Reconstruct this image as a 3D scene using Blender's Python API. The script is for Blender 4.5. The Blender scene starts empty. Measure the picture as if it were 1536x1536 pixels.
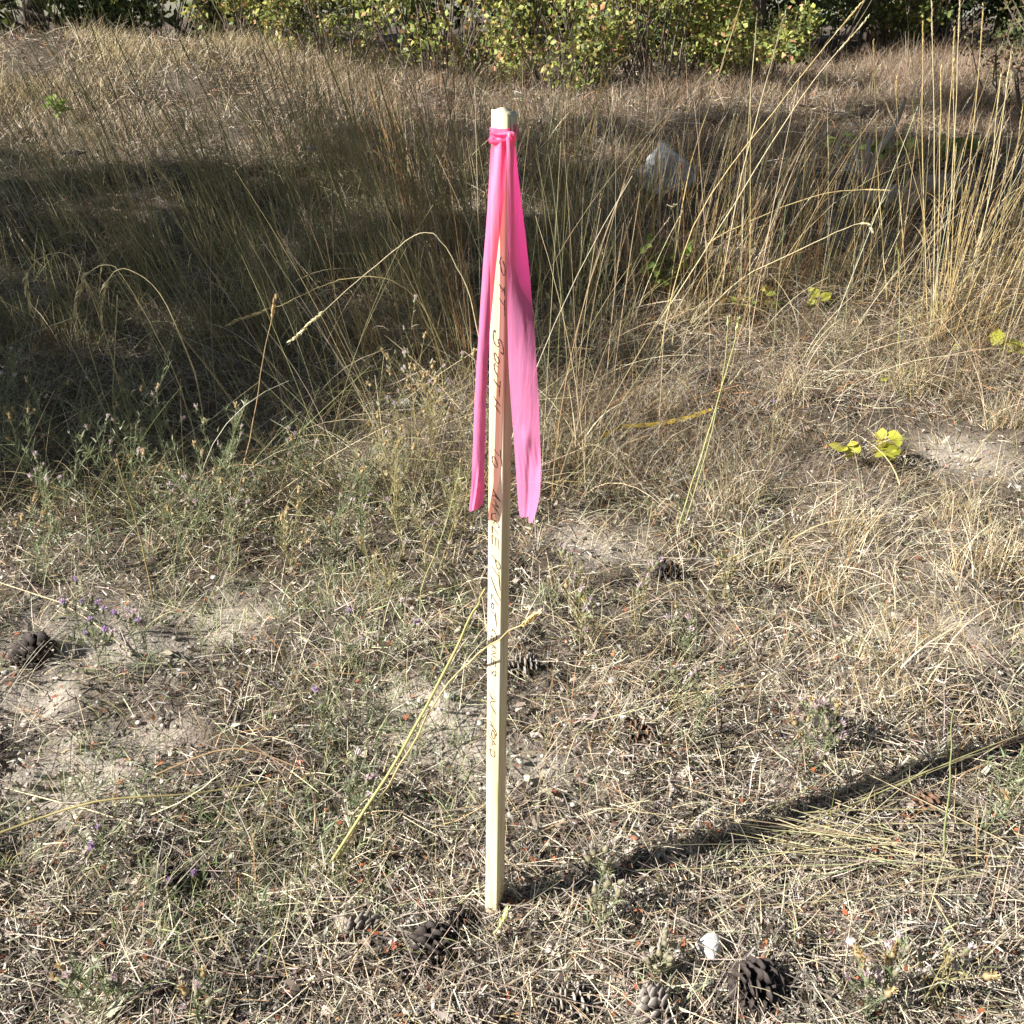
import bpy, math, random
import numpy as np
from mathutils import Vector, Matrix

# ------------------------------------------------------------------ camera, world, sun, exposure
S = bpy.context.scene
C = S.collection
PITCH = math.radians(25.7)
CAM_H = 1.24
FPX = 1507.0                      # focal length in photo pixels (1536 wide)
cam_d = bpy.data.cameras.new('camera')
cam = bpy.data.objects.new('camera', cam_d)
C.objects.link(cam)
cam_d.sensor_fit = 'HORIZONTAL'
cam_d.angle = 2 * math.atan(768 / FPX)
cam_d.clip_start = 0.02
cam_d.clip_end = 500
cam.location = (0, 0, CAM_H)
cam.rotation_euler = (math.pi / 2 - PITCH, 0, 0)
S.camera = cam

SUN_EL = math.radians(34.5)
SUN_AZ = (-0.928, -0.371)         # horizontal direction towards the sun
w = bpy.data.worlds.new('World')
S.world = w
w.use_nodes = True
nt = w.node_tree
nt.nodes.clear()
wo = nt.nodes.new('ShaderNodeOutputWorld')
wb = nt.nodes.new('ShaderNodeBackground')
sk = nt.nodes.new('ShaderNodeTexSky')
sk.sky_type = 'NISHITA'
sk.sun_disc = False
sk.sun_elevation = SUN_EL
sk.sun_rotation = math.atan2(SUN_AZ[0], SUN_AZ[1])
wb.inputs['Strength'].default_value = 0.05
nt.links.new(sk.outputs[0], wb.inputs[0])
nt.links.new(wb.outputs[0], wo.inputs[0])
sl = bpy.data.lights.new('sun', 'SUN')
sl.energy = 5.0
sl.angle = math.radians(0.53)
sl.color = (1.0, 0.965, 0.915)
so = bpy.data.objects.new('sun', sl)
C.objects.link(so)
ce = math.cos(SUN_EL)
sdir = Vector((SUN_AZ[0] * ce, SUN_AZ[1] * ce, math.sin(SUN_EL))).normalized()
so.rotation_euler = sdir.to_track_quat('Z', 'Y').to_euler()
so.location = (-8, -4, 9)
S.view_settings.view_transform = 'Standard'
S.view_settings.look = 'None'
S.view_settings.exposure = 1.38
S.view_settings.gamma = 1
S.view_settings.use_curve_mapping = False
S.render.engine = 'CYCLES'
S.cycles.max_bounces = 6
S.cycles.transparent_max_bounces = 8

rng = np.random.default_rng(11)
random.seed(5)
PI = math.pi

# ------------------------------------------------------------------ noise and terrain
_tab = np.random.default_rng(3).random((256, 256))


def vnoise(x, y, scale=1.0, seed=0):
    x = np.asarray(x, float) / scale + seed * 17.31
    y = np.asarray(y, float) / scale + seed * 9.77
    xi = np.floor(x).astype(int); yi = np.floor(y).astype(int)
    fx = x - xi; fy = y - yi
    fx = fx * fx * (3 - 2 * fx); fy = fy * fy * (3 - 2 * fy)
    a = _tab[xi & 255, yi & 255]; b = _tab[(xi + 1) & 255, yi & 255]
    c = _tab[xi & 255, (yi + 1) & 255]; d = _tab[(xi + 1) & 255, (yi + 1) & 255]
    return (a * (1 - fx) + b * fx) * (1 - fy) + (c * (1 - fx) + d * fx) * fy


_RY = np.array([-60, 0, 2.4, 3, 4, 5, 7, 10, 14, 30, 200.])
_RZ = np.array([0, 0, 0, .04, .14, .26, .5, .80, .95, 1.2, 3.0])


def H(x, y):
    x = np.asarray(x, float); y = np.asarray(y, float)
    z = np.interp(y, _RY, _RZ)
    z = z + 0.46 * np.exp(-((x + 3.9) / 2.1) ** 2 - ((y - 9.2) / 1.9) ** 2)
    z = z + 0.10 * np.exp(-((x - 2.6) / 1.0) ** 2 - ((y - 6.0) / 0.7) ** 2)
    b = (vnoise(x, y, .55, 1) - .5) * .06 + (vnoise(x, y, .19, 2) - .5) * .038
    b = b + (vnoise(x, y, .065, 3) - .5) * .030 + (vnoise(x, y, .028, 5) - .5) * .012
    keep = 1 - np.exp(-((x + .03) / .12) ** 2 - ((y - 1.13) / .12) ** 2)
    b = b * keep
    b = b + (vnoise(x, y, 1.7, 4) - .5) * .12 * np.clip((y - 2.5) / 2, 0, 1)
    return z + b


def ray(px, py):
    u = (px - 768) / FPX; v = (py - 768) / FPX
    c, s = math.cos(PITCH), math.sin(PITCH)
    return np.array([u, c - v * s, -(s + v * c)])


def G(px, py):
    """ground point seen at a photo pixel"""
    d = ray(px, py)
    ts = np.linspace(.6, 30, 6000)
    z = CAM_H + d[2] * ts
    g = H(d[0] * ts, d[1] * ts)
    k = np.argmax(z < g)
    t = ts[k] if (z < g).any() else 14.0
    x, y = d[0] * t, d[1] * t
    return Vector((x, y, float(H(x, y))))


def at_y(px, py, Y):
    d = ray(px, py); t = Y / d[1]
    return Vector((d[0] * t, Y, CAM_H + d[2] * t))


# ------------------------------------------------------------------ materials
def new_mat(name):
    m = bpy.data.materials.new(name)
    m.use_nodes = True
    m.node_tree.nodes.clear()
    return m, m.node_tree.nodes, m.node_tree.links


def plant_mat(name, transl=.3, rough=.55, spec=.25, var=.25, nscale=60.):
    m, n, l = new_mat(name)
    out = n.new('ShaderNodeOutputMaterial')
    at = n.new('ShaderNodeAttribute'); at.attribute_name = 'Col'
    tc = n.new('ShaderNodeTexCoord')
    no = n.new('ShaderNodeTexNoise'); no.inputs['Scale'].default_value = nscale
    no.inputs['Detail'].default_value = 3
    l.new(tc.outputs['Object'], no.inputs['Vector'])
    mr = n.new('ShaderNodeMapRange')
    mr.inputs[1].default_value = .3; mr.inputs[2].default_value = .7
    mr.inputs[3].default_value = 1 - var; mr.inputs[4].default_value = 1 + var
    l.new(no.outputs['Fac'], mr.inputs[0])
    mul = n.new('ShaderNodeVectorMath'); mul.operation = 'SCALE'
    l.new(at.outputs['Color'], mul.inputs[0]); l.new(mr.outputs[0], mul.inputs['Scale'])
    b = n.new('ShaderNodeBsdfPrincipled')
    b.inputs['Roughness'].default_value = rough
    b.inputs['Specular IOR Level'].default_value = spec
    l.new(mul.outputs[0], b.inputs['Base Color'])
    if transl > 0:
        t = n.new('ShaderNodeBsdfTranslucent')
        l.new(mul.outputs[0], t.inputs['Color'])
        mx = n.new('ShaderNodeMixShader'); mx.inputs[0].default_value = transl
        l.new(b.outputs[0], mx.inputs[1]); l.new(t.outputs[0], mx.inputs[2])
        l.new(mx.outputs[0], out.inputs[0])
    else:
        l.new(b.outputs[0], out.inputs[0])
    return m


M_STRAW = plant_mat('dry_straw', .22, .45, .35, .2)
M_LITTER = plant_mat('ground_litter', .04, .6, .3, .3, 120.)
M_LEAF = plant_mat('leaf', .4, .45, .35, .18, 25.)
M_FOL = plant_mat('foliage', .3, .5, .3, .15, 6.)
M_WOODY = plant_mat('bark', 0, .85, .15, .35, 14.)
M_CONE = plant_mat('cone_scale', 0, .75, .2, .35, 150.)


def rock_mat(name, c1, c2, c3, scale, vein=0.):
    m, n, l = new_mat(name)
    out = n.new('ShaderNodeOutputMaterial')
    b = n.new('ShaderNodeBsdfPrincipled'); b.inputs['Roughness'].default_value = .85
    tc = n.new('ShaderNodeTexCoord')
    no = n.new('ShaderNodeTexNoise'); no.inputs['Scale'].default_value = scale; no.inputs['Detail'].default_value = 8
    no.inputs['Roughness'].default_value = .65
    l.new(tc.outputs['Object'], no.inputs['Vector'])
    cr = n.new('ShaderNodeValToRGB')
    e = cr.color_ramp.elements
    e[0].position = .32; e[0].color = (*c1, 1)
    e[1].position = .68; e[1].color = (*c3, 1)
    k = e.new(.5); k.color = (*c2, 1)
    l.new(no.outputs['Fac'], cr.inputs[0])
    l.new(cr.outputs[0], b.inputs['Base Color'])
    bp = n.new('ShaderNodeBump'); bp.inputs['Strength'].default_value = .6; bp.inputs['Distance'].default_value = .004
    n2 = n.new('ShaderNodeTexNoise'); n2.inputs['Scale'].default_value = scale * 4; n2.inputs['Detail'].default_value = 6
    l.new(tc.outputs['Object'], n2.inputs['Vector'])
    l.new(n2.outputs['Fac'], bp.inputs['Height']); l.new(bp.outputs[0], b.inputs['Normal'])
    l.new(b.outputs[0], out.inputs[0])
    return m


M_ROCKW = rock_mat('white_stone', (.35, .32, .27), (.62, .60, .55), (.78, .76, .70), 60)
M_ROCKG = rock_mat('grey_granite', (.12, .11, .10), (.38, .37, .35), (.66, .65, .62), 30)
M_ROCKT = rock_mat('tan_stone', (.20, .16, .11), (.36, .31, .24), (.48, .43, .35), 40)
M_CLOD = rock_mat('dry_earth_clod', (.12, .09, .065), (.25, .205, .15), (.36, .31, .24), 14)


def soil_mat():
    m, n, l = new_mat('soil')
    out = n.new('ShaderNodeOutputMaterial')
    b = n.new('ShaderNodeBsdfPrincipled'); b.inputs['Roughness'].default_value = .95
    b.inputs['Specular IOR Level'].default_value = .1
    at = n.new('ShaderNodeAttribute'); at.attribute_name = 'Col'
    tc = n.new('ShaderNodeTexCoord')
    no = n.new('ShaderNodeTexNoise'); no.inputs['Scale'].default_value = 55; no.inputs['Detail'].default_value = 10
    no.inputs['Roughness'].default_value = .7
    l.new(tc.outputs['Object'], no.inputs['Vector'])
    mr = n.new('ShaderNodeMapRange'); mr.inputs[1].default_value = .3; mr.inputs[2].default_value = .7
    mr.inputs[3].default_value = .55; mr.inputs[4].default_value = 1.4
    l.new(no.outputs['Fac'], mr.inputs[0])
    mul = n.new('ShaderNodeVectorMath'); mul.operation = 'SCALE'
    l.new(at.outputs['Color'], mul.inputs[0]); l.new(mr.outputs[0], mul.inputs['Scale'])
    l.new(mul.outputs[0], b.inputs['Base Color'])
    n2 = n.new('ShaderNodeTexNoise'); n2.inputs['Scale'].default_value = 140; n2.inputs['Detail'].default_value = 8
    l.new(tc.outputs['Object'], n2.inputs['Vector'])
    bp = n.new('ShaderNodeBump'); bp.inputs['Strength'].default_value = .8; bp.inputs['Distance'].default_value = .006
    l.new(n2.outputs['Fac'], bp.inputs['Height']); l.new(bp.outputs[0], b.inputs['Normal'])
    l.new(b.outputs[0], out.inputs[0])
    return m


M_SOIL = soil_mat()


# ------------------------------------------------------------------ mesh collector
class Geo:
    def __init__(s):
        s.v = []; s.f = []; s.c = []; s.n = 0     # f: list of (M,k) index arrays

    def raw(s, V, F, col):
        V = np.asarray(V, float).reshape(-1, 3)
        if not isinstance(F, (list, tuple)):
            F = [F]
        for f in F:
            f = np.asarray(f, int)
            if f.size:
                s.f.append(f + s.n)
        col = np.asarray(col, float)
        if col.ndim == 1:
            col = np.broadcast_to(col, (len(V), 3))
        s.v.append(V); s.c.append(col); s.n += len(V)

    def ribbon(s, P, W, side, col):
        N, K, _ = P.shape
        if side.ndim == 2:
            side = side[:, None, :]
        hw = (W * .5)[..., None] * side
        V = np.stack([P - hw, P + hw], 2)            # N,K,2,3
        base = (np.arange(N) * K * 2)[:, None]
        k = (np.arange(K - 1) * 2)[None, :]
        q = base + k
        F = np.stack([q, q + 1, q + 3, q + 2], -1).reshape(-1, 4)
        col = np.asarray(col, float)
        if col.ndim == 1:
            col = np.broadcast_to(col, (N, 3))
        if col.ndim == 2:
            col = np.broadcast_to(col[:, None, :], (N, K, 3))
        cc = np.broadcast_to(col[:, :, None, :], (N, K, 2, 3)).reshape(-1, 3)
        s.raw(V.reshape(-1, 3), F, cc)

    def tube(s, P, R, col, sides=3):
        """P (N,K,3), R (N,K)"""
        P = np.asarray(P, float); R = np.asarray(R, float)
        N, K, _ = P.shape
        T = np.gradient(P, axis=1)
        T /= np.linalg.norm(T, axis=2, keepdims=True) + 1e-9
        ref = np.zeros((N, 1, 3)); mt = T.mean(1)
        ax = np.argmin(np.abs(mt), 1)
        ref[np.arange(N), 0, ax] = 1
        A = np.cross(T, np.broadcast_to(ref, T.shape)); A /= np.linalg.norm(A, axis=2, keepdims=True) + 1e-9
        B = np.cross(T, A)
        a = np.arange(sides) * 2 * PI / sides
        V = P[:, :, None, :] + R[:, :, None, None] * (np.cos(a)[None, None, :, None] * A[:, :, None, :] + np.sin(a)[None, None, :, None] * B[:, :, None, :])
        base = (np.arange(N) * K * sides)[:, None, None]
        k = (np.arange(K - 1) * sides)[None, :, None]
        j = np.arange(sides)[None, None, :]; j2 = (j + 1) % sides
        F = np.stack([base + k + j, base + k + j2, base + k + sides + j2, base + k + sides + j], -1).reshape(-1, 4)
        col = np.asarray(col, float)
        if col.ndim == 1:
            col = np.broadcast_to(col, (N, 3))
        if col.ndim == 2:
            col = np.broadcast_to(col[:, None, :], (N, K, 3))
        cc = np.broadcast_to(col[:, :, None, :], (N, K, sides, 3)).reshape(-1, 3)
        s.raw(V.reshape(-1, 3), F, cc)

    def build(s, name, mat, parent=None, smooth=False):
        V = np.concatenate(s.v); Cc = np.concatenate(s.c)
        loops = np.concatenate([f.ravel() for f in s.f])
        tot = np.concatenate([np.full(len(f), f.shape[1]) for f in s.f])
        start = np.concatenate([[0], np.cumsum(tot)[:-1]])
        me = bpy.data.meshes.new(name)
        me.vertices.add(len(V)); me.vertices.foreach_set('co', V.astype(np.float32).ravel())
        me.loops.add(len(loops)); me.loops.foreach_set('vertex_index', loops.astype(np.int32))
        me.polygons.add(len(tot)); me.polygons.foreach_set('loop_start', start.astype(np.int32))
        a = me.attributes.new('Col', 'FLOAT_COLOR', 'POINT')
        c4 = np.ones((len(V), 4), np.float32); c4[:, :3] = Cc
        a.data.foreach_set('color', c4.ravel())
        me.update(calc_edges=True)
        me.validate()
        if smooth:
            me.polygons.foreach_set('use_smooth', np.ones(len(tot), bool))
        me.materials.append(mat)
        o = bpy.data.objects.new(name, me)
        C.objects.link(o)
        if parent is not None:
            o.parent = parent
        return o


def thing(name, label, cat, loc=(0, 0, 0), rz=0., group=None):
    o = bpy.data.objects.new(name, None); C.objects.link(o)
    o.empty_display_size = .05
    o.location = loc; o.rotation_euler = (0, 0, rz)
    o['label'] = label; o['category'] = cat
    if group: o['group'] = group
    return o


def tag(o, label, cat, group=None):
    o['label'] = label; o['category'] = cat
    if group: o['group'] = group
    return o


def dup(root, loc, rz, label, group=None, scale=1., rot=None):
    r = root.copy(); C.objects.link(r)
    r.location = loc; r.rotation_euler = rot if rot else (0, 0, rz); r.scale = (scale,) * 3
    r['label'] = label
    if group: r['group'] = group
    for ch in root.children:
        c = ch.copy(); C.objects.link(c); c.parent = r
        for g in ch.children:
            d = g.copy(); C.objects.link(d); d.parent = c
    return r


def pick(n, pal, jit=.18, r=None):
    """n colours from a weighted palette [(weight, rgb)...]"""
    r = r or rng
    wts = np.array([p[0] for p in pal], float); wts /= wts.sum()
    cols = np.array([p[1] for p in pal], float)
    c = cols[r.choice(len(pal), n, p=wts)]
    c = c * (1 + jit * r.standard_normal((n, 1))).clip(.5, 1.7)
    return (c * (1 + .05 * r.standard_normal((n, 3)))).clip(.005, .9)


PALE = (.49, .42, .29); GOLD = (.45, .345, .185); GREY = (.34, .30, .245); BROWN = (.15, .09, .05)
RED = (.22, .075, .03); GG = (.22, .27, .13); OLIVE = (.17, .18, .05); BLEACH = (.62, .54, .38); RUST = (.33, .17, .07)
DUFF_SHADE = (.06, .045, .03)  # duff brown, darkened to stand for shaded gaps in the litter


def blades(base, phi, th0, curl, L, W, K, r=None, clamp=True, twist=None, taper=.12):
    """curved blade centre lines. th0 tilt from vertical, curl added along the blade"""
    r = r or rng
    N = len(base)
    t = np.linspace(0, 1, K)[None, :]
    th = th0[:, None] + curl[:, None] * t
    seg = np.stack([np.sin(th) * np.cos(phi)[:, None], np.sin(th) * np.sin(phi)[:, None], np.cos(th)], -1)
    seg = seg * (L / (K - 1))[:, None, None]
    P = base[:, None, :] + np.concatenate([np.zeros((N, 1, 3)), np.cumsum(seg[:, :-1], 1)], 1)
    if clamp:
        g = H(P[..., 0], P[..., 1]) + .003
        P[..., 2] = np.maximum(P[..., 2], g)
    Wd = W[:, None] * (1 - (1 - taper) * t ** 1.6)
    tw = r.uniform(-1.2, 1.2, N) if twist is None else twist
    lat = np.stack([-np.sin(phi), np.cos(phi), np.zeros(N)], -1)
    nor = np.stack([np.cos(th0) * np.cos(phi), np.cos(th0) * np.sin(phi), -np.sin(th0)], -1)
    side = lat * np.cos(tw)[:, None] + nor * np.sin(tw)[:, None]
    return P, Wd, side


def wedge(n, y0, y1, p=1.0, margin=.3, r=None):
    """random ground points in the widening field of view, denser near the camera for larger p"""
    r = r or rng
    u = r.random(n)
    if abs(p - 1) < 1e-6:
        y = y0 * (y1 / y0) ** u
    else:
        e = 1 - p
        y = (y0 ** e + u * (y1 ** e - y0 ** e)) ** (1 / e)
    hw = .53 * (.9 * y + .54) + margin
    x = r.uniform(-1, 1, n) * hw
    return x, y


# ------------------------------------------------------------------ the ground (one sheet to the horizon)
def make_ground():
    nx, ny = 330, 330
    u = np.linspace(-1, 1, nx); x = 1.9 * u + 90 * u ** 7 * np.abs(u) + 6 * u ** 3
    v = np.linspace(0, 1, ny)
    y = np.where(v < .12, -70 * ((.12 - v) / .12) ** 3, 0) + np.where(v >= .12, 5.2 * ((v - .12) / .88) + 10 * ((v - .12) / .88) ** 3 + 180 * ((v - .12) / .88) ** 9, 0)
    X, Y = np.meshgrid(x, y)
    Z = H(X, Y)
    V = np.stack([X, Y, Z], -1).reshape(-1, 3)
    i = np.arange(ny - 1)[:, None] * nx + np.arange(nx - 1)[None, :]
    F = np.stack([i, i + 1, i + nx + 1, i + nx], -1).reshape(-1, 4)
    tan = np.array((.27, .225, .175)); duff_shade = np.array((.055, .04, .028))  # duff coloured extra dark so gaps between litter read as shade
    k = np.clip((vnoise(V[:, 0], V[:, 1], .35, 7) - .3) * 1.8, 0, 1)
    bare = bare_mask(V[:, 0], V[:, 1])
    k = np.maximum(k * .45, bare)
    col = duff_shade + (tan - duff_shade) * k[:, None] + bare[:, None] * np.array((.07, .07, .065))
    g = Geo(); g.raw(V, F, col)
    o = g.build('ground', M_SOIL, smooth=True)
    o['kind'] = 'structure'
    return o


_bare = [(G(130, 1175), .20), (G(170, 960), .26), (G(320, 930), .16), (G(690, 1110), .15), (G(620, 1080), .14), (G(560, 690), .2), (G(60, 1060), .14), (G(900, 820), .14), (G(1440, 690), .22), (G(820, 1150), .08), (G(230, 1120), .10), (G(1450, 960), .16)]


def bare_mask(x, y):
    m = np.zeros_like(np.asarray(x, float))
    for p, r in _bare:
        d2 = ((x - p.x) ** 2 + ((y - p.y) * 1.1) ** 2) / r ** 2
        m = np.maximum(m, np.exp(-d2 * 1.2))
    return np.clip(m * (0.6 + .8 * vnoise(x, y, .08, 9)), 0, 1)


make_ground()

# ------------------------------------------------------------------ the stake
A_ST = math.radians(14)
ST_W, ST_D = .0192, .040
ST_B = Vector((-.032, 1.130, 0)); ST_B.z = float(H(ST_B.x, ST_B.y))
ST_T = Vector((-.0125, 1.130, 1.163))
rv = Vector((math.cos(A_ST), -math.sin(A_ST), 0))      # to the right along the narrow front face
nv = Vector((-math.sin(A_ST), -math.cos(A_ST), 0))     # out of the front face
up = (ST_T - ST_B).normalized()


def stake_pt(h, s, g):
    """h up the stake from its foot, s across the front face from its left edge (m), g out of it"""
    c = ST_B + up * h
    return c + rv * (s - ST_W / 2) + nv * g


def h_of_py(py):
    """height on the stake seen at photo row py"""
    lo, hi = 0., 1.3
    for _ in range(40):
        m = (lo + hi) / 2
        p = ST_B + up * m - Vector((0, 0, CAM_H))
        c, s = math.cos(PITCH), math.sin(PITCH)
        v = (-p.z * c - p.y * s * 1.0)
        depth = p.y * c - p.z * s
        v = (-p.z * c - p.y * s) / depth
        if v * FPX + 768 > py: lo = m
        else: hi = m
    return (lo + hi) / 2


def wood_mat():
    m, n, l = new_mat('pine_wood')
    out = n.new('ShaderNodeOutputMaterial')
    b = n.new('ShaderNodeBsdfPrincipled'); b.inputs['Roughness'].default_value = .6
    b.inputs['Specular IOR Level'].default_value = .3
    tc = n.new('ShaderNodeTexCoord')
    mp = n.new('ShaderNodeMapping'); mp.inputs['Scale'].default_value = (260, 110, 5)
    l.new(tc.outputs['Object'], mp.inputs['Vector'])
    no = n.new('ShaderNodeTexNoise'); no.inputs['Scale'].default_value = 1; no.inputs['Detail'].default_value = 6
    no.inputs['Distortion'].default_value = .6
    l.new(mp.outputs[0], no.inputs['Vector'])
    cr = n.new('ShaderNodeValToRGB'); e = cr.color_ramp.elements
    e[0].position = .26; e[0].color = (.50, .34, .15, 1)
    e[1].position = .62; e[1].color = (.84, .74, .53, 1)
    k = e.new(.45); k.color = (.76, .62, .38, 1)
    l.new(no.outputs['Fac'], cr.inputs[0])
    # weathered stain by the foot
    sp = n.new('ShaderNodeSeparateXYZ'); l.new(tc.outputs['Object'], sp.inputs[0])
    n2 = n.new('ShaderNodeTexNoise'); n2.inputs['Scale'].default_value = 30; l.new(tc.outputs['Object'], n2.inputs['Vector'])
    ad = n.new('ShaderNodeMath'); ad.operation = 'MULTIPLY_ADD'; ad.inputs[1].default_value = .12
    l.new(n2.outputs['Fac'], ad.inputs[0]); l.new(sp.outputs['Z'], ad.inputs[2])
    m2 = n.new('ShaderNodeMapRange'); m2.inputs[1].default_value = .03; m2.inputs[2].default_value = .11
    m2.inputs[3].default_value = .55; m2.inputs[4].default_value = 1
    l.new(ad.outputs[0], m2.inputs[0])
    mul = n.new('ShaderNodeVectorMath'); mul.operation = 'SCALE'
    l.new(cr.outputs[0], mul.inputs[0]); l.new(m2.outputs[0], mul.inputs['Scale'])
    l.new(mul.outputs[0], b.inputs['Base Color'])
    bp = n.new('ShaderNodeBump'); bp.inputs['Strength'].default_value = .25; bp.inputs['Distance'].default_value = .0006
    l.new(no.outputs['Fac'], bp.inputs['Height']); l.new(bp.outputs[0], b.inputs['Normal'])
    l.new(b.outputs[0], out.inputs[0])
    return m


M_WOOD = wood_mat()


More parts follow.
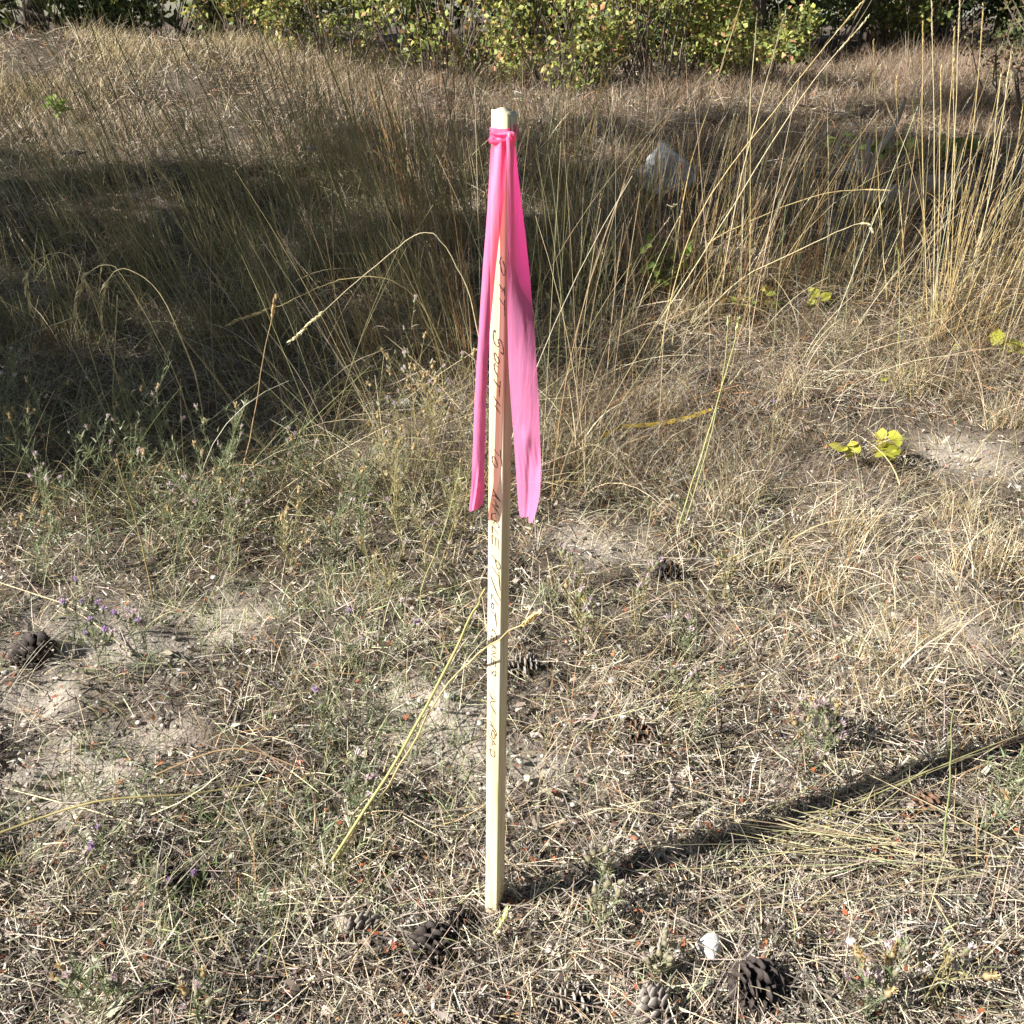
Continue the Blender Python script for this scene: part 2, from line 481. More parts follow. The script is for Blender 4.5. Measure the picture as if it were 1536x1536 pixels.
def make_stake():
    Ltot = (ST_T - ST_B).length
    root = thing('survey_stake', 'pale wooden survey stake with handwritten words standing upright in dry grass', 'stake', ST_B)
    inv = Matrix.Translation(-ST_B)
    ns = 7; nd = 6
    hs = [-.12, 0.004, .05, .15, .3, .5, .7, .9, 1.0, 1.08, 1.12]
    V = []; ring = []
    r = random.Random(2)

    def topz(s, d):                 # rough sawn top: left high, chipped at the right
        z = Ltot
        if s > .0148: z -= .0062 * min(1, (s - .0148) / .003)
        else: z -= .0045 * (s / .0148) ** 2
        return z + r.uniform(-.0008, .0008)

    # outline points counter-clockwise: front (left to right), right side, back, left side
    per = []
    for i in range(ns): per.append((ST_W * i / (ns - 1), 0.))
    for j in range(1, nd): per.append((ST_W, -ST_D * j / (nd - 1)))
    for i in range(1, ns): per.append((ST_W * (1 - i / (ns - 1)), -ST_D))
    for j in range(1, nd - 1): per.append((0., -ST_D * (1 - j / (nd - 1))))
    n = len(per)
    bev = .0009

    def bv(s, g):
        if s < 1e-6: s = bev * .3
        if s > ST_W - 1e-6 and (abs(g) < 1e-6 or abs(g + ST_D) < 1e-6): s = ST_W - bev * .5
        return s, g
    for h in hs + ['top']:
        for (s, g) in per:
            s2, g2 = bv(s, g)
            hh = topz(s, g) if h == 'top' else h
            V.append(tuple(inv @ stake_pt(hh, s2, g2)))
    F = []
    for k in range(len(hs)):
        for i in range(n):
            a = k * n + i; b = k * n + (i + 1) % n
            F.append((a, b, b + n, a + n))
    cz = Ltot - .0042
    V.append(tuple(inv @ stake_pt(cz, ST_W * .5, -ST_D * .5)))
    c = len(V) - 1; o = len(hs) * n
    T = [(o + i, o + (i + 1) % n, c) for i in range(n)]
    g = Geo(); g.raw(V, [np.array(F), np.array(T)], (.6, .5, .3))
    g.build('shaft', M_WOOD, root)
    # a torn splinter standing off the right side below the top
    g = Geo()
    P = np.array([[inv @ stake_pt(h, ST_W + .0016 + dx, -.006) for h, dx in ((Ltot - .034, -.0012), (Ltot - .024, .0002), (Ltot - .014, .0006), (Ltot - .007, .0002))]])
    g.tube(P, np.array([[.0009, .0012, .0010, .0005]]), (.6, .5, .3), 4)
    P = np.array([[inv @ stake_pt(h, ST_W + .0016 + dx, -.028) for h, dx in ((Ltot - .03, -.0012), (Ltot - .022, .0002), (Ltot - .015, .0005), (Ltot - .008, .0002))]])
    g.tube(P, np.array([[.0006, .0009, .0007, .0003]]), (.6, .5, .3), 4)
    g.build('splinter', M_WOOD, root)

    # handwriting: strokes read off the photo, (zoom origin x, y, zoom factor, strokes)
    Z1 = (690, 370, 10.97); Z2 = (690, 480, 10.97); Z3 = (690, 600, 10.97); Z4 = (690, 720, 10.97); Z5 = (690, 840, 10.97); Z6 = (690, 960, 8.084)
    words = [
        (Z1, [(630, 160), (600, 235), (612, 300), (640, 400), (680, 472), (700, 420), (692, 320), (655, 225)]),
        (Z1, [(585, 610), (640, 680), (685, 715)]), (Z1, [(650, 740), (672, 690)]), (Z1, [(688, 655), (690, 740), (697, 805)]),
        (Z1, [(590, 840), (692, 958)]), (Z1, [(697, 862), (694, 960), (702, 1060), (703, 1140)]),
        (Z2, [(540, 212), (522, 165), (500, 212), (494, 300), (522, 385), (575, 440), (602, 405), (582, 350), (602, 310), (645, 355), (675, 450), (680, 520), (672, 565), (630, 515)]),
        (Z2, [(535, 545), (512, 545), (512, 600), (532, 660), (580, 715), (605, 690), (595, 640), (560, 590), (535, 545)]),
        (Z2, [(540, 715), (512, 730), (508, 770), (520, 825), (545, 870), (575, 935)]), (Z2, [(540, 740), (580, 775)]),
        (Z2, [(495, 970), (550, 1050), (615, 1110)]), (Z2, [(622, 1000), (618, 1060), (612, 1110), (606, 1190), (605, 1262)]),
        (Z2, [(495, 1250), (545, 1330), (635, 1415)]), (Z2, [(575, 1350), (545, 1395)]), (Z2, [(508, 1390), (560, 1460), (622, 1537)]),
        (Z3, [(498, 810), (602, 918)]), (Z3, [(617, 810), (630, 940), (650, 1085)]),
        (Z3, [(512, 945), (475, 932), (466, 975), (478, 1030), (505, 1080), (545, 1107), (562, 1080), (550, 1010), (515, 945)]),
        (Z4, [(478, 150), (530, 238), (630, 355)]), (Z4, [(465, 255), (520, 265), (630, 355)]), (Z4, [(530, 238), (510, 262)]),
        (Z4, [(492, 315), (592, 455)]), (Z4, [(592, 455), (540, 425), (505, 400)]), (Z4, [(458, 395), (540, 485), (605, 578)]),
        (Z4, [(540, 560), (480, 550), (450, 595), (462, 650), (500, 668), (540, 690), (582, 735), (592, 780), (570, 775)]), (Z4, [(545, 660), (492, 700), (500, 745)]),
        (Z4, [(462, 762), (582, 890)]), (Z4, [(462, 762), (466, 820), (472, 880)]),
        (Z4, [(462, 910), (580, 985)]), (Z4, [(462, 910), (468, 1062)]), (Z4, [(525, 950), (530, 1080)]), (Z4, [(580, 985), (588, 1145)]),
        (Z4, [(458, 1230), (545, 1345)]), (Z4, [(520, 1300), (545, 1420), (585, 1465), (612, 1430), (598, 1375), (535, 1310)]),
        (Z5, [(455, 105), (575, 258)]), (Z5, [(585, 180), (592, 320), (610, 490)]),
        (Z5, [(430, 260), (520, 480), (612, 655)]),
        (Z5, [(450, 560), (568, 742)]), (Z5, [(450, 560), (445, 655)]),
        (Z5, [(465, 705), (442, 755), (465, 802), (492, 780), (478, 722), (460, 700)]),
        (Z5, [(425, 815), (518, 932)]), (Z5, [(520, 860), (527, 970), (545, 1100)]),
        (Z5, [(455, 1185), (470, 1140), (515, 1190), (546, 1275), (520, 1318)]),
        (Z5, [(455, 1240), (435, 1280), (445, 1325), (475, 1345), (490, 1315), (455, 1240)]),
        (Z6, [(330, 55), (390, 110)]), (Z6, [(340, 65), (372, 70), (378, 95), (352, 82), (330, 112)]),
        (Z6, [(325, 130), (388, 152), (328, 178), (388, 210)]),
        (Z6, [(325, 222), (385, 262)]), (Z6, [(325, 222), (328, 290)]), (Z6, [(355, 242), (358, 305)]), (Z6, [(385, 262), (386, 330)]),
        (Z6, [(312, 372), (380, 440)]), (Z6, [(380, 440), (390, 392), (362, 372), (345, 402)]), (Z6, [(345, 402), (308, 415)]),
        (Z6, [(298, 630), (340, 730)]), (Z6, [(308, 690), (388, 738), (308, 765), (398, 905)]),
        (Z6, [(312, 985), (350, 1060)]), (Z6, [(300, 1025), (350, 1060), (390, 1110), (398, 1152), (378, 1140)]),
        (Z6, [(340, 1090), (372, 1125), (376, 1185), (352, 1195), (330, 1150), (340, 1090)]),
        (Z6, [(305, 1175), (382, 1262), (305, 1285)]), (Z6, [(345, 1220), (342, 1275)]),
        (Z6, [(308, 1320), (372, 1352)]), (Z6, [(308, 1320), (315, 1380), (345, 1418), (372, 1405), (372, 1352)]),
    ]
    edge = [(165, 730, 757), (500, 729, 756.), (600, 727.5, 754.5), (780, 725.8, 750.6), (980, 723.5, 747.2), (1180, 721.7, 743.8), (1375, 721, 744)]
    ey = [e[0] for e in edge]; el = [e[1] for e in edge]; er = [e[2] for e in edge]
    groups = {}
    for (zx, zy, zs), pts in words:
        pp = [(zx + a / zs, zy + b / zs) for a, b in pts]
        # smooth the polyline
        if len(pp) > 3:
            q = []
            for i in range(len(pp) - 1):
                p0 = pp[max(i - 1, 0)]; p1 = pp[i]; p2 = pp[i + 1]; p3 = pp[min(i + 2, len(pp) - 1)]
                for t in (0, .33, .66):
                    q.append(tuple(.5 * (2 * p1[k] + (p2[k] - p0[k]) * t + (2 * p0[k] - 5 * p1[k] + 4 * p2[k] - p3[k]) * t * t + (3 * p1[k] - p0[k] - 3 * p2[k] + p3[k]) * t ** 3) for k in (0, 1)))
            q.append(pp[-1]); pp = q
        W2 = []
        for (x, y) in pp:
            lx = np.interp(y, ey, el); rx = np.interp(y, ey, er)
            s = float(np.clip((x - lx) / (rx - lx), .02, .98)) * ST_W
            W2.append((s, h_of_py(y)))
        W2 = np.array(W2)
        d = np.gradient(W2, axis=0); d /= np.linalg.norm(d, axis=1, keepdims=True) + 1e-12
        nn = np.stack([-d[:, 1], d[:, 0]], 1)
        hw = np.full(len(W2), .00048) * (1 + .35 * np.sin(np.arange(len(W2)) * 1.7)); hw[0] *= .7; hw[-1] *= .6
        V = []
        for (s, h), q, ww in zip(W2, nn, hw):
            for sg in (-1, 1):
                V.append(tuple(inv @ stake_pt(h + sg * ww * q[1], s + sg * ww * q[0], .00025)))
        n2 = len(W2)
        ym = sum(p_[1] for p_ in pp) / len(pp)
        wi = int(np.searchsorted([425, 485, 645, 735, 826, 885, 932, 1030, 1078], ym))
        g = groups.setdefault(wi, Geo())
        F = np.array([(2 * i, 2 * i + 1, 2 * i + 3, 2 * i + 2) for i in range(n2 - 1)])
        g.raw(V, F, (.035, .02, .022))
    m, n, l = new_mat('marker_ink')
    out = n.new('ShaderNodeOutputMaterial'); b = n.new('ShaderNodeBsdfPrincipled')
    tc = n.new('ShaderNodeTexCoord'); no = n.new('ShaderNodeTexNoise'); no.inputs['Scale'].default_value = 180
    l.new(tc.outputs['Object'], no.inputs['Vector'])
    cr = n.new('ShaderNodeValToRGB'); cr.color_ramp.elements[0].color = (.02, .012, .012, 1); cr.color_ramp.elements[1].color = (.06, .03, .03, 1)
    l.new(no.outputs['Fac'], cr.inputs[0]); l.new(cr.outputs[0], b.inputs['Base Color']); b.inputs['Roughness'].default_value = .5
    l.new(b.outputs[0], out.inputs[0])
    for wi in sorted(groups):
        groups[wi].build('handwritten_word', m, root)


make_stake()


# ------------------------------------------------------------------ the pink flagging tape
def tape_mat():
    m, n, l = new_mat('pink_plastic_tape')
    out = n.new('ShaderNodeOutputMaterial')
    b = n.new('ShaderNodeBsdfPrincipled'); b.inputs['Base Color'].default_value = (.95, .32, .59, 1)
    b.inputs['Roughness'].default_value = .48; b.inputs['Specular IOR Level'].default_value = .9
    t = n.new('ShaderNodeBsdfTranslucent'); t.inputs['Color'].default_value = (.98, .055, .36, 1)
    tr = n.new('ShaderNodeBsdfTransparent'); tr.inputs['Color'].default_value = (1.0, .30, .34, 1)
    tc = n.new('ShaderNodeTexCoord'); no = n.new('ShaderNodeTexNoise'); no.inputs['Scale'].default_value = 25
    no.inputs['Detail'].default_value = 3
    mp = n.new('ShaderNodeMapping'); mp.inputs['Scale'].default_value = (5, 5, .5)
    l.new(tc.outputs['Object'], mp.inputs[0]); l.new(mp.outputs[0], no.inputs['Vector'])
    bp = n.new('ShaderNodeBump'); bp.inputs['Strength'].default_value = .35; bp.inputs['Distance'].default_value = .004
    l.new(no.outputs['Fac'], bp.inputs['Height']); l.new(bp.outputs[0], b.inputs['Normal'])
    m1 = n.new('ShaderNodeMixShader'); m1.inputs[0].default_value = .42
    l.new(b.outputs[0], m1.inputs[1]); l.new(t.outputs[0], m1.inputs[2])
    m2 = n.new('ShaderNodeMixShader'); m2.inputs[0].default_value = .24
    l.new(m1.outputs[0], m2.inputs[1]); l.new(tr.outputs[0], m2.inputs[2])
    l.new(m2.outputs[0], out.inputs[0])
    return m


M_TAPE = tape_mat()


def make_tape():
    root = thing('flagging_tape', 'bright pink plastic flagging tape knotted round the stake top with two hanging tails', 'tape', stake_pt(h_of_py(205), ST_W / 2, 0))
    inv = Matrix.Translation(-root.location)
    r = random.Random(4)

    def sheet(name, rows, cols, fn):
        V = [tuple(inv @ fn(i / (rows - 1), j / (cols - 1))) for i in range(rows) for j in range(cols)]
        F = np.array([(i * cols + j, i * cols + j + 1, (i + 1) * cols + j + 1, (i + 1) * cols + j) for i in range(rows - 1) for j in range(cols - 1)])
        g = Geo(); g.raw(V, F, (.9, .1, .4))
        return g.build(name, M_TAPE, root, smooth=True)

    # band round the stake
    h0 = h_of_py(191); h1 = h_of_py(213)

    def band(i, j):
        a = j * 4 % 4
        e = .0012 + .0006 * math.sin(i * 9 + j * 20)
        hh = h0 + (h1 - h0) * (i * (1 - .25 * math.sin(j * PI * 2)) + .08 * math.sin(j * 13))
        per = 2 * (ST_W + ST_D); d = j * per
        if d < ST_W: return stake_pt(hh, d, e)
        d -= ST_W
        if d < ST_D: return stake_pt(hh, ST_W + e, -d)
        d -= ST_D
        if d < ST_W: return stake_pt(hh, ST_W - d, -ST_D - e)
        d -= ST_W
        return stake_pt(hh, -e, -ST_D + d)
    sheet('band', 7, 60, band)

    # rolled fold that crosses the front and closes in the knot at the right
    def fold(i, j):
        a = i * 2 * PI * .8 + 1.2
        s = -.001 + j * (ST_W + .004)
        hh = h_of_py(205 + 4 * math.sin(j * PI) * (1 - j)) - .0005
        rr = .0034 * (1 - .45 * j) + .0008
        return stake_pt(hh + rr * 1.35 * math.sin(a), s, .0045 + rr * .8 * math.cos(a))
    sheet('fold', 12, 14, fold)

    def knot(i, j):
        a = j * 2 * PI; ph = i * PI
        rr = .0052 * (math.sin(ph) ** .7 + .02) * (1 + .22 * math.sin(3 * a + 2 * ph) + .12 * math.sin(5 * a))
        return stake_pt(h_of_py(206) + .0065 * math.cos(ph), ST_W + .0025 + rr * math.cos(a), .0015 + rr * .8 * math.sin(a))
    sheet('knot', 12, 18, knot)

    # left tail, folded lengthwise, in front of the face
    Y = [206, 225, 260, 300, 350, 400, 450, 500, 550, 600, 650, 700, 735, 761]
    s0 = [3, .6, -.3, -1.0, -2.8, -5.2, -7.2, -9.2, -11.8, -13.6, -15, -16.6, -18.5, -21]
    s1 = [18, 19, 18, 15.8, 12.5, 9, 6, 3, 1, -.5, -1.2, -2, -2.5, -4]
    g0 = [4, 4, 5, 7, 10, 12, 13.5, 14.5, 15, 15.5, 16, 16, 16, 16]
    g1 = [4, 4, 4, 5, 7, 9, 10, 11, 11.5, 12, 12, 12, 11, 10]

    def tail_l(i, j):
        y = 206 + i * (761 - 206)
        if j < .55: y2 = y
        a = np.interp(y, Y, s0); b = np.interp(y, Y, s1); ga = np.interp(y, Y, g0); gb = np.interp(y, Y, g1)
        s = a + (b - a) * j; g = ga + (gb - ga) * j
        g += 1.2 * math.sin(j * PI) * np.interp(y, [206, 300, 400, 700], [1, 2.0, 2.6, 2.6])
        g += np.interp(y, [206, 240, 300], [1.6, 1.0, 0]) * math.sin(j * 9 + y * .01)
        k = float(np.clip((y - 690) / 40, 0, 1))
        g += k * (2.6 * math.sin(j * 8.5 + y * .03) + 1.2 * math.sin(j * 17 + y * .05))
        end = i ** 30 * (9 * abs(j - .35) * (1 if j > .35 else -.4) - 2 * math.sin(j * 11))
        return stake_pt(h_of_py(y) + end * .001, s * .001, g * .001)
    sheet('tail', 90, 15, tail_l)

    # right tail: full width, hanging clear of the right side, crumpled at its end
    Y2 = [206, 225, 250, 300, 350, 400, 450, 500, 550, 600, 650, 700, 740, 765, 783]
    xl = [759, 760, 760.5, 761, 760.5, 760, 760.5, 761.5, 763, 766, 770, 773.5, 776, 778, 780]
    xr = [770, 774, 776, 782, 788, 793.5, 798, 802, 805, 808, 810, 811.5, 810, 805, 799]

    def tail_r(i, j):
        y = 206 + i * (783 - 206)
        a = np.interp(y, Y2, xl); b = np.interp(y, Y2, xr)
        x = a + (b - a) * j
        h = h_of_py(y)
        c = ST_B + up * h
        dy0 = np.interp(y, [206, 250, 350, 450, 535, 783], [2, -1, -2, -2, -1, 2])   # mm, left edge from stake axis plane (towards camera negative)
        dy1 = np.interp(y, [206, 250, 300, 400, 430, 480, 560, 650, 783], [6, 9, 13, 17, 15, 5, -7, -11, -14])
        d = dy0 + (dy1 - dy0) * j
        d -= 2.6 * math.sin(j * PI) * np.interp(y, [206, 300, 560, 690], [1.2, 1.5, 1.2, .5])
        k = float(np.clip((y - 655) / 45, 0, 1))
        d += 2.6 * math.exp(-((y - 662) / 16) ** 2 - ((j - .45) / .16) ** 2) * -1.4
        fade = float(np.interp(y, [655, 690, 725, 783], [0, 1, .55, .15]))
        d += fade * (.45 * math.sin(j * 21 + .03 * y) + .35 * math.sin(j * 37 + 1.3 - .02 * y + 2 * math.sin(y * .05)) + .9 * math.sin(j * 8 + .03 * y))
        d += k * 2.2 * math.exp(-((j - .5) / .12) ** 2)
        if y > 700 and j > .72:
            d -= (j - .72) * 22 * min(1, (y - 700) / 30)
        end = i ** 40 * (8 if j < .68 else -1) + i ** 40 * 1.2 * math.sin(j * 23)
        Yw = ST_B.y + up.y * h - .018 + d * .001 + .006
        p = at_y(x, y - end * .9, Yw)
        return p
    sheet('tail', 110, 25, tail_r)


make_tape()


# ------------------------------------------------------------------ helpers for plants and stones
def blob(r, seed, sub=3, amp=.22, flat=(1, 1, 1), facets=0):
    """a lumpy or faceted stone as vertices and triangles"""
    import bmesh
    bm = bmesh.new(); bmesh.ops.create_icosphere(bm, subdivisions=sub, radius=1)
    rr = np.random.default_rng(seed)
    V = np.array([v.co[:] for v in bm.verts]); F = np.array([[v.index for v in f.verts] for f in bm.faces]); bm.free()
    if facets:
        N = rr.standard_normal((facets, 3)); N /= np.linalg.norm(N, axis=1, keepdims=True)
        D = rr.uniform(.62, .9, facets)
        for n_, d_ in zip(N, D):
            ex = V @ n_ - d_
            V = V - np.where(ex > 0, ex, 0)[:, None] * n_ * .95
    ph = rr.uniform(0, 6, (6, 3)); fr = rr.normal(0, 2.2, (6, 3))
    dsp = sum(np.sin(V @ fr[i] + ph[i, 0]) for i in range(6)) / 6
    V = V * (1 + amp * dsp)[:, None]
    V = V * (1 + .03 * rr.standard_normal(len(V)))[:, None]
    if sub >= 4:
        V = V * (1 + .22 * (vnoise(V[:, 0] + 2 * V[:, 2], V[:, 1] - V[:, 2], .3, 3) - .5) + .12 * (vnoise(V[:, 0] - V[:, 2], V[:, 1] + 2 * V[:, 2], .11, 4) - .5))[:, None]
    return V * np.array(flat) * r, F


def stone(name, px, py, wpx, label, mat, flat=(1, .9, .75), seed=0, facets=7, sink=.35, group=None, sub=3, rz=None, cat='stone'):
    p = G(px, py)
    t = (p - Vector((0, 0, CAM_H))).length
    r = wpx * .5 * t / FPX
    V, F = blob(r, seed, sub, .16, flat, facets)
    g = Geo(); g.raw(V, F, (.4, .4, .4))
    if cat == 'boulder':
        for V in g.v:
            u = V[:, 0] / r
            V[:, 2] *= np.where(V[:, 2] > 0, np.interp(u, [-1, -.75, -.3, .1, 1], [.35, .8, 1.12, .75, .25]), 1)
    o = g.build(name, mat)
    o.location = p + Vector((0, 0, r * flat[2] * (1 - sink)))
    if rz is not None: o.rotation_euler = (0, 0, rz)
    return tag(o, label, cat, group)


stone('stone', 1063, 1436, 42, 'white angular stone on the litter to the right of the stake', M_ROCKW, (.9, .9, .9), 3, 9, .25)
stone('stone', 930, 1480, 26, 'small pale tan stone below the white angular stone', M_ROCKT, (1, .8, .7), 5, 8, .3)
stone('stone', 519, 1394, 30, 'pale rounded stone touching the grey pine cone left of the stake', M_ROCKT, (1, .9, .8), 6, 7, .3)
stone('stone', 621, 1388, 24, 'small whitish stone just left of the stake foot', M_ROCKW, (1, .8, .6), 8, 8, .35)
stone('boulder', 1003, 292, 96, 'pale grey granite boulder among tall grass behind the stake', M_ROCKG, (1, .75, .78), 21, 11, .22, cat='boulder', sub=4)
stone('stone', 608, 612, 24, 'round grey stone lying among thistles left of the pink tape', M_ROCKG, (1, .8, .7), 9, 6, .3)
stone('stone', 1450, 690, 30, 'flat pale stone in the bare soil patch on the right', M_ROCKT, (1.1, .7, .35), 12, 8, .5)
stone('stone', 1345, 930, 22, 'small pale stone in the straw at the right', M_ROCKT, (1, .8, .6), 14, 8, .3)
stone('stone', 1350, 990, 24, 'broad pale stone below the golden tuft at the right', M_ROCKT, (1.1, .8, .5), 15, 8, .3)
stone('earth_clod', 1345, 312, 95, 'broad clod of dry grey earth below the dead branch', M_CLOD, (1, .7, .40), 31, 4, .35, cat='clod', sub=4)
stone('earth_clod', 1400, 305, 72, 'rounded tan clod of earth overhanging a dark hollow', M_CLOD, (1, .8, .62), 33, 5, .1, cat='clod', sub=4)
stone('earth_clod', 1285, 310, 60, 'low crumbling clod of earth left of the dead branch', M_CLOD, (1, .8, .45), 35, 5, .3, cat='clod', sub=4)


# ------------------------------------------------------------------ pine cones
def cone_scale_mesh():
    # one woody scale, narrow at the base, broad thick lip with a raised point
    V = [(0, 0, 0), (.0, -.06, .01), (.0, .06, .01), (.5, -.14, .03), (.5, .14, .03), (.5, 0, .05), (.93, -.27, .03), (.93, .27, .03), (1.07, 0, .07),
         (.93, -.22, -.03), (.93, .22, -.03), (1.02, 0, -.03), (.45, 0, -.03)]
    F = [(0, 1, 5), (0, 5, 2), (1, 3, 5), (2, 5, 4), (3, 6, 5), (5, 6, 8), (5, 8, 7), (4, 5, 7), (6, 9, 8), (8, 9, 11), (8, 11, 10), (8, 10, 7), (9, 12, 11), (11, 12, 10), (3, 12, 9), (3, 9, 6), (4, 10, 12), (4, 7, 10), (0, 12, 1), (0, 2, 12), (1, 12, 3), (2, 4, 12)]
    return np.array(V), np.array(F)


SV, SF = cone_scale_mesh()
SCALE_MESHES = {}


def scale_mesh(kind):
    if kind in SCALE_MESHES: return SCALE_MESHES[kind]
    tip = {'grey': (.30, .265, .23), 'dark': (.06, .048, .042), 'brown': (.20, .12, .075), 'pale': (.38, .34, .29)}[kind]
    root = {'grey': (.05, .04, .035), 'dark': (.02, .015, .013), 'brown': (.05, .025, .018), 'pale': (.03, .025, .022)}[kind]
    k = np.clip((SV[:, 0] - .55) / .45, 0, 1)[:, None]
    g = Geo(); g.raw(SV, SF, np.array(root) * (1 - k) + np.array(tip) * k)
    o = g.build('scale', M_CONE); SCALE_MESHES[kind] = o.data
    bpy.data.objects.remove(o)
    return o if False else SCALE_MESHES[kind]


def pine_cone(px, py, wpx, label, kind, tilt=(1.2, .0), single=True, nsc=46, seed=0):
    p = G(px, py)
    t = (p - Vector((0, 0, CAM_H))).length
    r = wpx * .40 * t / FPX
    root = thing('pine_cone', label, 'pine cone', p + Vector((0, 0, r * .30)))
    ra = random.Random(seed)
    root.rotation_euler = (tilt[0], tilt[1], ra.uniform(0, 6.28))
    Lc = r * 1.9
    zz = np.linspace(0, 1, 9)
    prof = r * .34 * np.sin(np.clip(zz * .92 + .08, 0, 1) * PI) ** .6
    g = Geo(); g.tube(np.array([[(0, 0, (z - .5) * Lc * .95) for z in zz]]), np.array([np.maximum(prof, r * .03)]), (.05, .035, .028), 8)
    g.build('core', M_CONE, root)
    me = scale_mesh(kind)
    allv = Geo()
    nsc = int(nsc * 1.5)
    for i in range(nsc):
        f = (i + .5) / nsc
        a = i * 2.39996 + ra.uniform(-.12, .12)
        z = (f - .5) * Lc * .92
        ln = r * (.95 * math.sin((f * .86 + .10) * PI) ** .75 + .12) * ra.uniform(.9, 1.08)
        lift = -.25 + f * 1.0 + ra.uniform(-.12, .12)
        M = Matrix.Translation((0, 0, z)) @ Matrix.Rotation(a, 4, 'Z') @ Matrix.Rotation(-lift, 4, 'Y') @ Matrix.Rotation(ra.uniform(-.2, .2), 4, 'X') @ Matrix.Diagonal((ln, ln * 1.05, ln * .9, 1))
        if single:
            o = bpy.data.objects.new('scale', me); C.objects.link(o); o.parent = root; o.matrix_local = M
        else:
            A = np.array(M)
            V = SV @ A[:3, :3].T + A[:3, 3]
            n = len(SV); cc = np.zeros(n * 4, np.float32)
            me.attributes['Col'].data.foreach_get('color', cc)
            allv.raw(V, SF, cc.reshape(-1, 4)[:, :3])
    if not single:
        allv.build('scales', M_CONE, root)['kind'] = 'stuff'
    return root


pine_cone(547, 1405, 62, 'weathered grey pine cone beside a pale stone left of the stake', 'grey', (1.3, .3), True, 44, 1)
pine_cone(648, 1432, 84, 'large dark pine cone lying just left of the stake foot', 'dark', (1.5, .2), True, 54, 2)
pine_cone(690, 1392, 58, 'dark open pine cone tucked against the stake foot', 'dark', (.9, -.4), True, 40, 3)
pine_cone(858, 1515, 70, 'pine cone with pale scale tips at the bottom edge', 'pale', (1.2, .4), True, 46, 4)
pine_cone(990, 1530, 80, 'grey brown pine cone at the bottom edge under a grey green sprig', 'grey', (1.4, -.3), True, 48, 5)
pine_cone(1135, 1492, 88, 'big dark pine cone below the white angular stone', 'dark', (1.1, .5), True, 52, 6)
pine_cone(1388, 1220, 52, 'brown pine cone beneath fallen stems at the right', 'brown', (1.2, .2), True, 40, 7)
pine_cone(955, 1108, 52, 'red brown pine cone in the litter right of the stake', 'brown', (1.5, .4), False, 44, 8)
pine_cone(1240, 1102, 58, 'dark pine cone in a hollow beside grey green stems', 'dark', (1.2, .4), False, 44, 9)
pine_cone(50, 990, 66, 'dark pine cone near the left edge beside bare soil', 'dark', (1.3, .5), False, 46, 11)
pine_cone(252, 1335, 54, 'dark pine cone under the purple thistle flower', 'dark', (1.3, -.2), False, 44, 12)
pine_cone(783, 1008, 56, 'grey pine cone immediately right of the stake at mid height', 'grey', (1.3, .1), False, 44, 13)
pine_cone(1000, 866, 46, 'dark pine cone added to stand for a hollow in bleached straw', 'dark', (1.3, .1), False, 40, 14)  # dark cone stands in for the dark of a hollow
pine_cone(1060, 575, 44, 'dark pine cone on bare litter behind the yellow strip', 'dark', (1.3, .1), False, 40, 15)


# ------------------------------------------------------------------ knapweed (branching, narrow grey green leaves, pink heads)
def head_mesh(kind, seed):
    r = np.random.default_rng(seed)
    g = Geo()
    z = np.linspace(0, 1, 6)
    R = .0044 * np.array([.35, .95, 1.05, .95, .7, .45])
    bud = {'pink': (.26, .27, .15), 'lilac': (.24, .25, .15), 'straw': (.50, .38, .20), 'bud': (.33, .30, .19)}[kind]
    g.tube(np.array([[(0, 0, .0105 * a) for a in z]]), np.array([R]), np.array(bud), 7)
    n = {'pink': 22, 'lilac': 26, 'straw': 22, 'bud': 8}[kind]
    pal = {'pink': [(1, (.62, .46, .50)), (2, (.70, .60, .58))], 'lilac': [(1, (.42, .27, .48)), (2, (.56, .42, .58))], 'straw': [(1, (.60, .45, .22)), (1, (.66, .55, .33))], 'bud': [(1, (.62, .54, .50))]}[kind]
    ln = {'pink': .0125, 'lilac': .013, 'straw': .010, 'bud': .008}[kind]
    sp = {'pink': .75, 'lilac': .95, 'straw': 1.05, 'bud': .35}[kind]
    base = np.tile([[0, 0, .0092]], (n, 1)) + r.normal(0, .0007, (n, 3))
    P, W, sd = blades(base, r.uniform(0, 2 * PI, n), r.uniform(0, sp, n), r.uniform(0, .5, n), r.uniform(.7, 1.1, n) * ln, np.full(n, .0024), 3, r, False, taper=.5)
    g.ribbon(P, W, sd, pick(n, pal, .15, r))
    o = g.build('flower_head', M_LEAF)
    me = o.data
    bpy.data.objects.remove(o)
    return me


HEADS = {k: [head_mesh(k, i + 50) for i in range(3)] for k in ('pink', 'lilac', 'straw', 'bud')}


